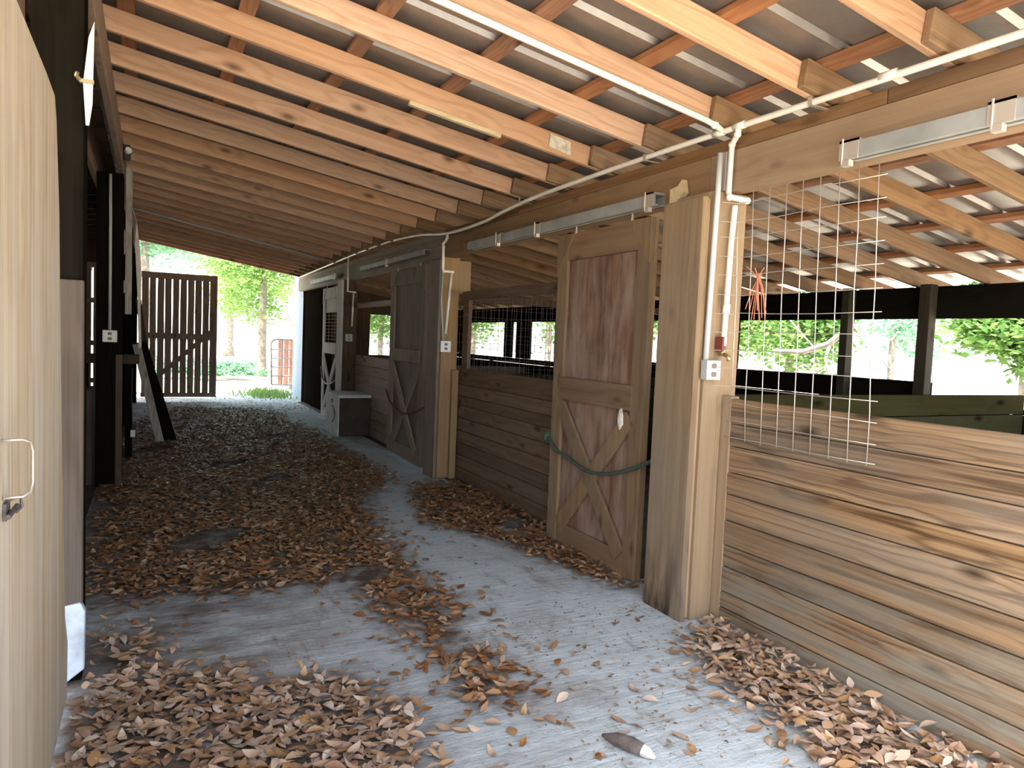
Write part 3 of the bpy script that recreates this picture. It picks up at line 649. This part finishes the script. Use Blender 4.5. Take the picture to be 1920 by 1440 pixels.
# ropes on the doors
def rope(label, pts, r, mat, knot=None):
    cv = [];  pts = [Vector(p) for p in pts]
    for i in range(len(pts)-1):
        p0, p1, p2, p3 = pts[max(i-1,0)], pts[i], pts[i+1], pts[min(i+2,len(pts)-1)]
        for k in range(6):
            s = k/6; cv.append(.5*((2*p1)+(p2-p0)*s+(2*p0-5*p1+4*p2-p3)*s*s+(3*p1-p0-3*p2+p3)*s**3))
    cv.append(pts[-1])
    t = thing('rope', label, 'rope', pts[0]) 
    MB().tube(cv, r, 8).build('cord', mat, t, smooth=True)
    if knot:
        bm = bmesh.new(); bmesh.ops.create_icosphere(bm, subdivisions=2, radius=knot)
        for v in bm.verts: v.co = v.co*(1+ro.uniform(-.25,.25)) + Vector((0,.02,0)) + pts[0]
        me = bpy.data.meshes.new('knot'); bm.to_mesh(me); bm.free(); me.materials.append(mat); o = bpy.data.objects.new('knot', me); COL.objects.link(o); o.parent = t; o.matrix_parent_inverse = t.matrix_basis.inverted()
rope('green rope drooping across the nearest X braced door', [(2.89,4.97,.83),(2.865,4.86,.79),(2.865,4.80,.754),(2.865,4.652,.723),(2.865,4.344,.667),(2.865,4.138,.68),(2.865,3.917,.735),(2.865,3.72,.81),(2.90,3.60,.873)], .013, M['rope'], .04)
rope('maroon strap drooping across the greyed X braced door', [(2.89,9.44,.85),(2.87,9.316,.79),(2.87,9.138,.70),(2.87,8.855,.637),(2.87,8.632,.613),(2.87,8.226,.678),(2.90,7.95,.756)], .012, M['strap'])
rope('dark chain hung over the whitewashed far door', [(2.90,13.7,.95),(2.88,13.4,.72),(2.88,13.0,.66),(2.88,12.6,.72),(2.90,12.4,.8)], .014, M['iron'])

# ------------------------------------------------------------------ wire mesh panels
mp = thing('wire_mesh_panel', 'hanging wire mesh panel at the left end of the near stall opening', 'mesh', (2.975,2.6,1.1))
ys = [2.943,2.827,2.715,2.607,2.5,2.394,2.286,2.182]; ys = [y*2.975/2.95 for y in ys]
zs = [2.425,2.319,2.233,2.125,2.02,1.91,1.801,1.696,1.593,1.495,1.39,1.29,1.19,1.10]
mb = MB()
for y in ys + [3.075]:
    mb.tube([(2.975+random.uniform(-.004,.004), y - .045*(2.47-z)/1.4 + random.uniform(-.004,.004), z) for z in ((2.49,2.2,1.9,1.6,1.3,1.085) if y < 3 else (2.46,2.2,1.9,1.6,1.36))], .0026, 6)
mb.build('upright_wires', M['steel'], mp, smooth=True)
mb = MB()
for z in zs:
    e = 2.17 - .045*(2.47-z)/1.4 
    mb.tube([(2.972, e-.012, z), (2.972+random.uniform(-.004,.004), e+.33, z+random.uniform(-.006,.006)), (2.972, e+.62, z+random.uniform(-.006,.006)), (2.968, 3.0, z+random.uniform(-.008,.008)), (2.95, 3.058, z)] + ([(2.86, 3.085, z)] if z > 1.35 else []), .0023, 6)
mb.build('cross_wires', M['steel'], mp, smooth=True)
mp = thing('wire_mesh_panel', 'wire mesh screen across the dim middle stall opening', 'mesh', (3.2,6.2,1.6))
mb = MB(); y = 5.0
while y < 7.45: mb.tube([(3.19,y,1.22),(3.19,y,2.06)], .0014, 5); y += .1
z = 1.30
while z < 2.04: mb.tube([(3.193,4.95,z),(3.193,7.45,z)], .0014, 5); z += .1
mb.build('wires', M['iron'], mp)
mp = thing('wire_mesh_panel', 'wire mesh screen on top of the partition behind the ochre post', 'mesh', (4.6,7.64,1.6))
mb = MB(); x = 3.2
while x < 6.4: mb.tube([(x,7.64,1.18),(x,7.64,2.02)], .002, 5); x += .1
z = 1.25
while z < 2.03: mb.tube([(3.12,7.636,z),(6.42,7.636,z)], .002, 5); z += .1
mb.build('wires', M['iron'], mp)
tag(MB().nk().box(3.12,6.4,7.61,7.67,2.025,2.11).build('stall_rail', M['dark_wood'], bevel=.004), 'dark rail on top of the partition mesh behind the ochre post', 'rail')
tag(MB().nk().box(3.1,3.2,16.0,16.4,.0,2.3).build('stall_jamb', M['dark_wood'], bevel=.004), 'dark jamb in the far stall near the gable wall', 'jamb')

# orange twine tied on the mesh
mb = MB(); r2 = random.Random(5)
for k in range(12):
    a = r2.uniform(-.03,.03); mb.tube([(2.965+r2.uniform(-.015,.01), 2.885+r2.uniform(-.02,.02), 2.02), (2.955+r2.uniform(-.01,.01), 2.885+a*1.5, 1.93), (2.955+r2.uniform(-.01,.01), 2.885+a*2.5, 1.80+r2.uniform(-.06,.07))], .0022, 5)
for k in range(4): mb.tube([(2.962,2.885,2.0),(2.95,2.885+r2.uniform(-.07,.09),2.02+r2.uniform(-.03,.05))], .0022, 5)
tag(mb.build('baling_twine', M['twine']), 'frayed orange baling twine tied to the hanging wire mesh', 'twine')

# ------------------------------------------------------------------ pipes and conduits
def elbows(mb_parent, pts, r, mat):
    for p in pts:
        bm = bmesh.new(); bmesh.ops.create_uvsphere(bm, u_segments=12, v_segments=8, radius=r)
        for v in bm.verts: v.co += Vector(p)
        me = bpy.data.meshes.new('elbow'); bm.to_mesh(me); bm.free(); me.materials.append(mat); me.polygons.foreach_set('use_smooth', [True]*len(me.polygons))
        o = bpy.data.objects.new('elbow', me); COL.objects.link(o); o.parent = mb_parent; o.matrix_parent_inverse = mb_parent.matrix_basis.inverted()
wp = thing('water_pipe', 'white plastic water pipe sagging along the top of the stall header', 'pipe', (2.92,8,2.85))
run = [(2.93,16.2,2.80),(2.93,15.3,2.815),(2.93,13.2,2.853),(2.93,11.64,2.883),(2.93,9.85,2.895),(2.93,8.49,2.85),(2.93,7.45,2.757),(2.93,6.56,2.757),(2.93,6.02,2.80),(2.93,5.45,2.834),(2.93,4.6,2.848),(2.93,3.5,2.852),(2.93,1.6,2.84),(2.93,.8,2.84)]
KS = 2.855/2.93; run = [(2.855, y*KS, 1.6+(z-1.6)*KS) for (x, y, z) in run]
pts = []
for i in range(len(run)-1):
    p0, p1, p2, p3 = [Vector(run[j]) for j in (max(i-1,0), i, i+1, min(i+2,len(run)-1))]
    for k in range(5):
        s = k/5; pts.append(.5*((2*p1)+(p2-p0)*s+(2*p0-5*p1+4*p2-p3)*s*s+(3*p1-p0-3*p2+p3)*s**3))
pts.append(Vector(run[-1]))
MB().tube(pts, .0165, 12).build('main_pipe', M['pvc'], wp, smooth=True)
cp = MB()
for y in (2.10, 2.98, 3.14): MB().tube([(2.855,y-.04,2.82),(2.855,y+.04,2.82)], .021, 12).build('coupling', M['pvc'], wp, smooth=True)
st = MB()
for y in (1.27,2.50,3.8,5.55): MB().box(2.836,2.957,y-.012,y+.012,2.795,2.800).box(2.834,2.838,y-.012,y+.012,2.80,2.838).build('pipe_strap', M['steel'], wp)
RYp = RY[4] - .055
MB().tube([(-.2,RYp,roofz(-.2)-.005),(1.05,RYp,roofz(1.05)-.005),(2.72,RYp,roofz(2.72)-.005),(2.79,RYp,roofz(2.79)-.012),(2.84,RYp+.01,2.825),(2.855,RYp+.02,2.822)], .0165, 12).build('rafter_pipe', M['pvc'], wp, smooth=True)
MB().tube([(2.25,RYp,roofz(2.25)-.005),(2.27,RYp,roofz(2.27)-.005)], .02, 12).build('coupling', M['pvc'], wp, smooth=True)
elbows(wp, [(2.78,RYp,roofz(2.78)-.01)], .024, M['pvc'])
d1 = [(2.855,2.985,2.82),(2.862,3.0,2.78),(2.92,3.10,2.755),(2.92,3.105,2.49),(2.918,3.092,2.462),(2.95,3.07,2.455),(3.03,3.07,2.452)]
d1b = [(2.965,3.095,2.42),(2.965,3.095,2.40),(2.955,3.098,2.2),(2.945,3.098,1.70),(2.94,3.098,1.645)]
MB().tube(d1, .0165, 12).build('drop_pipe', M['pvc'], wp, smooth=True)
MB().tube(d1b, .0165, 12).build('drop_pipe', M['pvc'], wp, smooth=True)
elbows(wp, [d1[1], d1[2], d1[4], (3.03,3.07,2.452)], .021, M['pvc'])
MB().tube([(2.95,3.098,1.86),(2.947,3.098,1.80)], .022, 12).build('coupling', M['pvc'], wp, smooth=True)
MB().tube([(2.94,3.098,1.67),(2.938,3.098,1.62)], .021, 12).build('coupling', M['pvc'], wp, smooth=True)
d2 = [(2.855,7.27,2.725),(2.90,7.38,2.70),(2.92,7.46,2.68),(2.90,7.50,2.64),(2.885,7.445,2.60),(2.885,7.44,2.35),(2.90,7.44,2.335),(3.0,7.435,2.335)]
MB().tube(d2, .0165, 12).build('drop_pipe', M['pvc'], wp, smooth=True)
MB().tube([(2.99,7.44,2.32),(2.945,7.44,1.64)], .0155, 12).build('drop_pipe', M['pvc'], wp, smooth=True)
elbows(wp, [d2[1], d2[4], d2[6], d2[7]], .021, M['pvc'])
d3 = [(2.856,11.6,2.845),(2.91,11.85,2.80),(2.92,11.87,2.55),(2.92,11.87,2.30),(3.06,11.87,2.29)]
MB().tube(d3, .0155, 12).build('drop_pipe', M['pvc'], wp, smooth=True)
MB().tube([(3.02,11.87,2.27),(3.005,11.87,1.72)], .0155, 12).build('drop_pipe', M['pvc'], wp, smooth=True)
fa = thing('hose_faucet', 'brass hose faucet with red handle at the near white pipe end', 'faucet', (2.938,3.09,1.6))
MB().tube([(2.938,3.098,1.62),(2.938,3.098,1.56)], [.017,.02], 10).tube([(2.938,3.098,1.575),(2.937,3.05,1.56),(2.937,3.04,1.535)], .012, 8).build('body', M['brass'], fa, smooth=True)
MB().box(2.900,2.915,3.06,3.12,1.585,1.67).build('handle', M['red'], fa, .004)
tag(MB().tube([(2.848,3.112,2.70),(2.846,3.112,2.43),(2.838,3.112,2.0),(2.829,3.112,1.53)], .016, 12).build('conduit_pipe', M['conduit'], smooth=True), 'grey electrical conduit on the broad boxed post', 'conduit')
tag(MB().nk().box(2.90,2.945,3.12,3.165,2.50,2.72).build('wood_block', M['grey_wood'], bevel=.003), 'grey upright block on the header above the broad boxed post', 'block')
outlet('grey outlet box on the broad boxed post beside the faucet', 2.862, 3.13, 1.478, M['outlet'], .105, .115, .055)
tag(MB().tube([(2.892,7.452,2.42),(2.885,7.452,2.0),(2.925,7.448,1.52)], .012, 10).build('conduit_pipe', M['conduit_dull'], smooth=True), 'dull conduit on the ochre post behind the white drop pipe', 'conduit')
outlet('white outlet box on the ochre post', 2.945, 7.46, 1.50, M['outlet_w'], .12, .125, .045)
outlet('grey outlet box on the post behind the tack box', 2.965, 11.915, 1.53, M['outlet'], .12, .125, .045)
tag(MB().tube([(-.24,12.05,roofz(-.24)-.012),(.5,12.12,roofz(.5)-.02),(1.6,12.3,roofz(1.6)-.015),(2.85,12.5,2.82)], .018, 10).build('conduit_pipe', M['conduit'], smooth=True), 'pale conduit crossing under the far aisle rafters', 'conduit')

# small ceiling details
tag(MB().nk().bar((1.42,RY[6]-.025,roofz(1.42)-.016),(2.06,RY[6]-.02,roofz(2.06)-.014),.035,.028).build('furring_strip', M['fresh'], bevel=.002), 'pale yellow strip nailed under the paint patched rafter', 'strip')
yb = RY[6]-.046
pt = MB(); n = 10
for (xa, xb) in ((2.42,2.60),):
    pt.prism([(xa,yb,roofz(xa)+.03),(xb,yb,roofz(xb)+.02),(xb-.01,yb,roofz(xb)+.115),(xa+.01,yb,roofz(xa)+.12)], (0,.004,0))
tag(pt.build('paint_patch', M['patch']), 'rough white patch on the greyish aisle rafter', 'patch')

# dead stick on the floor
sk = thing('stick', 'short broken dead branch lying on the concrete in the foreground', 'stick', (1.69,2.2,0))
MB().tube([(1.648,2.285,.018),(1.66,2.262,.02),(1.672,2.22,.03),(1.70,2.16,.034),(1.722,2.12,.03)], [.006,.014,.026,.03,.026], 10).build('bark', M['stick'], sk, smooth=True)
MB().tube([(1.722,2.12,.03),(1.735,2.097,.024),(1.75,2.075,.015)], [.024,.02,.006], 10).build('broken_end', M['stick_end'], sk)

# ------------------------------------------------------------------ leaf litter
rl_ = random.Random(11)
def leafshape(r, L=None):
    L = L or r.uniform(.045,.085); W = L*r.uniform(.36,.58); curl = r.uniform(-.5,.6)*L; fold = r.uniform(-.15,.25)*W
    vs = []; prof = [(0,.06),(.2,.62),(.45,1),(.72,.8),(.92,.3),(1,.03)]
    for t, w in prof:
        x = (t-.5)*L; zc = curl*((t-.5)**2)*1.6
        for s in (-1, 0, 1): vs.append((x, s*w*W/2, zc + abs(s)*fold*w))
    fs = []
    for i in range(len(prof)-1):
        a = i*3; fs += [(a,a+1,a+4,a+3), (a+1,a+2,a+5,a+4)]
    return vs, fs
def noise2(x, y):
    return math.sin(x*3.1+y*1.7)+math.sin(x*-2.3+y*4.1+1.3)+math.sin(x*6.7-y*5.2+.4)*.6
def place(mb, x, y, r, zmax=.02, L=None):
    vs, fs = leafshape(r, L); 
    mt = Matrix.Translation((x, y, .004+r.uniform(0, zmax))) @ Matrix.Rotation(r.uniform(0,6.28),4,'Z') @ Matrix.Rotation(r.gauss(0,.2),4,'X') @ Matrix.Rotation(r.gauss(0,.16),4,'Y')
    pv = [mt @ Vector(v) for v in vs]; mz = min(p.z for p in pv)
    if mz < .002: pv = [p + Vector((0,0,.002-mz)) for p in pv]
    mb.k = r.random(); mb.add(pv, fs)
BB = lambda poly: (min(p[0] for p in poly), max(p[0] for p in poly), min(p[1] for p in poly), max(p[1] for p in poly))
mb = MB()
def fill(poly, dens, zmax, thr=-9, L=None, jit=.12):
    x0, x1, y0, y1 = BB(poly); n = int((x1-x0+.3)*(y1-y0+.3)*dens)
    for _ in range(n):
        x, y = rl_.uniform(x0-.15,x1+.15), rl_.uniform(y0-.15,y1+.15)
        if not inside((x+rl_.gauss(0,jit), y+rl_.gauss(0,jit)), poly): continue
        if noise2(x, y) < thr: continue
        if x > 2.97 and y < 3.2 or x > 3.08 or x < -.43: continue
        if -.28 > x and y < 3.9: continue
        place(mb, x, y, rl_, zmax, L)
fill(A, 1000, .03, -1.75); fill(Cc, 950, .04, -1.9, jit=.06)
for _ in range(700):                                   # thin scatter over the whole aisle
    x, y = rl_.uniform(-.25,2.9), rl_.uniform(1.2,16.3); place(mb, x, y, rl_, .004, rl_.uniform(.02,.06))
for _ in range(2600):                                  # crumbs and broken leaf bits in the foreground
    x, y = rl_.uniform(-.2,2.95), rl_.uniform(1.5,3.6)
    if rl_.random() > .25 + .75*max(0, min(1, abs(x-1.2)/1.5)) + .25*noise2(x*1.3, y*1.3)*.4: continue
    place(mb, x, y, rl_, .003, rl_.uniform(.006,.024))
for _ in range(900):
    x, y = rl_.uniform(-.2,3.3), rl_.uniform(14.5,21); place(mb, x, y, rl_, .01)
lo = mb.build('leaf_litter', M['litter'], fix=False); tag(lo, 'brown drifts of dry fallen leaves covering the barn floor', 'leaves', kind='stuff')
mb = MB(); fill(B, 1150, .03, -1.5, jit=.09); lo = mb.build('leaf_litter', M['litter_pale'], fix=False); tag(lo, 'paler tan leaf drift beside the concrete foot in the lower left corner', 'leaves', kind='stuff')
mb = MB(); fill(D, 1250, .05, -2.6, jit=.08); lo = mb.build('leaf_litter', M['litter_pale'], fix=False); tag(lo, 'paler tan leaf drift along the foot of the near stall wall', 'leaves', kind='stuff')
# the leaves nearest the viewer, one object each
shapes = []
for k in range(10):
    vs, fs = leafshape(rl_, rl_.uniform(.055,.09)); m_ = MB(); m_.k = 0; m_.add(vs, fs); me = None
    o = m_.build('fallen_leaf', M['litter_loose'], fix=False, smooth=True); shapes.append(o.data); bpy.data.objects.remove(o)
def loose(n, gen, label, group):
    k = 0
    while k < n:
        p = gen()
        if p is None: continue
        o = bpy.data.objects.new('fallen_leaf', rl_.choice(shapes)); COL.objects.link(o)
        o.rotation_euler = (rl_.gauss(0,.22), rl_.gauss(0,.18), rl_.uniform(0,6.28)); o.location = (p[0], p[1], p[2])
        zmin = min((o.rotation_euler.to_matrix() @ v.co).z for v in o.data.vertices); o.location.z = p[2]-zmin
        tag(o, label, 'leaf', group); k += 1
def gp(poly, z0, z1):
    x0, x1, y0, y1 = BB(poly)
    def f():
        x, y = rl_.uniform(x0,x1), rl_.uniform(y0,y1)
        return (x, y, rl_.uniform(z0,z1)) if inside((x,y), poly) and x < 2.94 and x > -.24 else None
    return f
loose(110, gp(B, .03, .05), 'dry tan leaf on the leaf drift at the lower left', 'loose leaves on the lower left drift')
loose(110, gp(D, .045, .07), 'dry tan leaf piled along the near stall front', 'loose leaves along the near stall front')
loose(45, gp([(.9,2.2),(2.5,2.0),(2.55,3.2),(1.6,3.3),(1.2,2.6)], .002, .004), 'single dry leaf lying on the bare foreground concrete', 'single leaves on bare concrete')

# ------------------------------------------------------------------ trees outside
rt = random.Random(21)
def crown(mb, c, rx, ry, rz, n, s0, s1, clump=14):
    cl = [(Vector((rt.gauss(0,.5), rt.gauss(0,.5), rt.gauss(0,.45)))) for _ in range(clump)]
    for _ in range(n):
        q = rt.choice(cl); p = Vector((c[0]+rx*(q.x+rt.gauss(0,.22)), c[1]+ry*(q.y+rt.gauss(0,.22)), c[2]+rz*(q.z+rt.gauss(0,.2))))
        if p.z < .1: continue
        L = rt.uniform(s0,s1); mt = Matrix.Translation(p) @ Matrix.Rotation(rt.uniform(0,6.28),4,'Z') @ Matrix.Rotation(rt.gauss(0,.7),4,'X') @ Matrix.Rotation(rt.gauss(0,.5),4,'Y')
        mb.k = rt.random()
        mb.add([mt @ Vector(v) for v in ((-L/2,0,0),(-.1*L,-.26*L,.03*L),(L/2,0,0),(-.1*L,.26*L,.03*L))], [(0,1,2,3)])
def tree(label, x, y, h, tr, cz, r, n, mat, bark='bark', s=(.10,.2), lean=(0,0), branches=4, name='yard_tree', group='trees in the yard'):
    t = thing(name, label, 'tree', (x,y,-.06), group)
    tb = MB(); k = [(x+lean[0]*u+rt.uniform(-.05,.05)*tr*4, y+lean[1]*u, -.06+h*u) for u in (0,.08,.25,.45,.7,1)]
    tb.tube(k, [tr*1.35,tr*1.05,tr,tr*.9,tr*.7,tr*.35], 12)
    for b_ in range(branches):
        u = rt.uniform(.62,.95); p = Vector((x+lean[0]*u, y+lean[1]*u, h*u)); a = rt.uniform(0,6.28); q = p + Vector((math.cos(a)*r*.4, math.sin(a)*r*.4, r*.22)); e = p + Vector((math.cos(a+.3)*r*.8, math.sin(a+.3)*r*.8, r*.3))
        tb.tube([p, q, e], [tr*.4, tr*.25, tr*.08], 7)
    tb.build('trunk', M[bark], t, smooth=True)
    cm = MB(); crown(cm, (x+lean[0], y+lean[1], cz), r, r, r*.75, n, s[0], s[1]); cm.build('foliage', M[mat], t, fix=False)
    return t
tree('big dark trunked tree just left of the pale blue door', 3.86, 20.6, 6.5, .26, 6.4, 3.2, 8000, 'green', 'bark2', branches=6)
tree('slimmer trunked tree behind the tubular gate with drooping leaves', 3.55, 26.5, 5.5, .15, 3.5, 1.9, 6500, 'green', branches=5)
tree('bluish green tree showing above the slat gate', -.3, 36, 8, .25, 6.4, 3.2, 6500, 'green_blue', s=(.2,.38))
tree('second bluish tree farther right above the slat gate', 4.2, 46, 9, .25, 7.6, 3.6, 6500, 'green_blue', s=(.22,.42))
tree('small bright green tree in the middle of the far opening', 4.6, 35, 5, .14, 3.6, 1.7, 2600, 'green', s=(.14,.28))
tree('tree far behind at the left of the slat gate', -8.5, 40, 8, .25, 5.5, 3.6, 4200, 'green', s=(.2,.4))
tree('added tree casting shade on the far apron and blue door, mostly hidden by the slat gate', -2.4, 18.8, 7.5, .2, 7.4, 2.6, 9000, 'green', s=(.2,.34), lean=(2.7,-1.6))  # added tree, unseen crown placed to keep sun off apron and door
bu = MB()
for (x, y, r) in ((1.5,24.5,.6),(2.3,25,.65),(1.9,24,.5),(2.9,24.4,.55),(.9,25,.6),(2.0,24.7,.6),(.3,25,.6)): crown(bu, (x,y,.22), r, r*.7, r*.55, 800, .08,.16, 8)
tag(bu.build('low_shrubs', M['green_blue'], fix=False), 'low bluish shrubs along the yard beyond the far opening', 'shrub', kind='stuff')
wm = MB()
for _ in range(260):
    x, y = rt.gauss(2.55,.28), rt.gauss(18.0,.45); hh = rt.uniform(.06,.22)
    a = rt.uniform(0,6.28); dx, dy = math.cos(a)*hh*.5, math.sin(a)*hh*.5; wm.k = rt.random()
    wm.add([(x-.012,y,0),(x+.012,y,0),(x+dx*.6+.012,y+dy*.6,hh*.7),(x+dx,y+dy,hh),(x+dx*.6-.012,y+dy*.6,hh*.7)], [(0,1,2,3,4)])
tag(wm.build('green_weeds', M['weed'], fix=False), 'bright green weeds growing at the concrete edge by the blue door', 'weeds', kind='stuff')
# beyond the stall windows
G2 = 'trees behind the stalls'
tree('leafy green tree behind the rightmost stall window', 12.4, 6.35, 5, .06, 2.15, 1.0, 11000, 'green_deep', s=(.1,.2), group=G2)
tree('bluish tree deeper behind the rightmost stall window', 18.0, 8.8, 6, .14, 3.3, 1.9, 4200, 'green_blue', s=(.14,.26), group=G2)
tree('thin leafed tree behind the middle back window', 15.2, 10.6, 4, .07, 2.2, 1.2, 1500, 'green_blue', s=(.09,.18), group=G2)
tree('dense green tree behind the left back window', 12.6, 11.2, 5, .09, 2.3, 1.5, 6500, 'green_deep', s=(.1,.2), group=G2)
tree('yellow green tree left of the dense tree behind the hanging mesh', 12.4, 14.4, 5, .09, 2.4, 1.6, 6500, 'green_deep', s=(.1,.2), group=G2)
tree('pale green tree seen through the middle stall mesh window', 11.5, 20.0, 6, .1, 2.6, 1.9, 4600, 'green_deep', s=(.12,.24), group=G2)
tree('second tree seen through the middle stall mesh window', 11.4, 25.8, 6, .1, 2.4, 1.9, 4600, 'green_deep', s=(.12,.24), group=G2)
tree('leafy tree framed in the small gable window', 7.4, 25.0, 5, .1, 2.3, 1.4, 3500, 'green_deep', s=(.1,.2), group=G2)
br = MB().tube([(10.2,6.8,2.75),(10.0,7.15,2.45),(9.9,7.55,2.25),(9.9,7.75,1.95),(9.85,8.0,1.75),(9.9,8.5,1.62),(10.0,9.2,1.60)], [.07,.065,.06,.05,.05,.045,.035], 8)
br.tube([(9.86,7.95,1.8),(9.84,8.02,1.5),(9.86,7.95,1.3),(9.84,7.9,1.0),(9.85,7.9,-.05)], [.03,.025,.02,.02,.02], 6).tube([(9.9,7.6,2.1),(9.8,7.2,1.7),(9.8,6.7,1.3)], [.02,.015,.008], 6)
br.tube([(9.9,8.3,1.68),(9.8,8.7,2.1),(9.9,9.2,2.5)], [.02,.015,.008], 6)
tag(br.build('dead_branch', M['bark2'], smooth=True), 'crooked bare grey branch behind the hanging wire mesh', 'branch')
ff = MB()
for k in range(18): ff.nk(); ff.box(22, 22.1, 4+.5*k, 4.49+.5*k, -.06, 1.05)
tag(ff.build('yard_fence', M['fence']), 'distant low grey fence behind the rightmost window', 'fence')

# ------------------------------------------------------------------ light
w = bpy.data.worlds.new('sky'); sc.world = w; w.use_nodes = True
wn = w.node_tree.nodes; wl = w.node_tree.links
sky = wn.new('ShaderNodeTexSky'); sky.sky_type = 'NISHITA'; sky.sun_disc = False
sky.sun_elevation = math.radians(55); sky.sun_rotation = math.radians(250); sky.air_density = 1.0; sky.dust_density = 2.0; sky.ozone_density = 1.0
hsv = wn.new('ShaderNodeHueSaturation'); hsv.inputs['Saturation'].default_value = .62; wl.new(sky.outputs[0], hsv.inputs['Color'])   # hazy summer sky
wl.new(hsv.outputs[0], wn['Background'].inputs['Color']); wn['Background'].inputs['Strength'].default_value = .40
sd = bpy.data.lights.new('sun', 'SUN'); sd.energy = 10.0; sd.angle = math.radians(.6); sd.color = (1,.93,.82)
so = bpy.data.objects.new('sun', sd); COL.objects.link(so)
so.rotation_euler = Vector((.45,.16,-.88)).to_track_quat('-Z','Y').to_euler()

# ------------------------------------------------------------------ camera
cd = bpy.data.cameras.new('camera'); cam = bpy.data.objects.new('camera', cd); COL.objects.link(cam); sc.camera = cam
cd.sensor_width = 36; cd.lens = 36*1329.06/1920; cd.clip_end = 300; cd.clip_start = .02
yaw, pit, rol = math.radians(27.0955), math.radians(-3.5255), math.radians(2.3993)
fwd = Vector((math.sin(yaw)*math.cos(pit), math.cos(yaw)*math.cos(pit), math.sin(pit))); rgt = Vector((math.cos(yaw), -math.sin(yaw), 0)); up = rgt.cross(fwd)
r2_ = rgt*math.cos(rol)+up*math.sin(rol); u2_ = -rgt*math.sin(rol)+up*math.cos(rol)
mw = Matrix((r2_, u2_, -fwd)).transposed().to_4x4(); mw.translation = (0,0,1.6); cam.matrix_world = mw

vs_ = sc.view_settings; sc.display_settings.display_device = 'sRGB'
vs_.view_transform = 'Standard'; vs_.look = 'None'; vs_.gamma = 1.0; vs_.use_curve_mapping = False; vs_.exposure = 1.7
cy = sc.cycles; cy.use_denoising = True; cy.max_bounces = 10; cy.diffuse_bounces = 7; cy.glossy_bounces = 4; cy.transparent_max_bounces = 8; cy.sample_clamp_indirect = 6
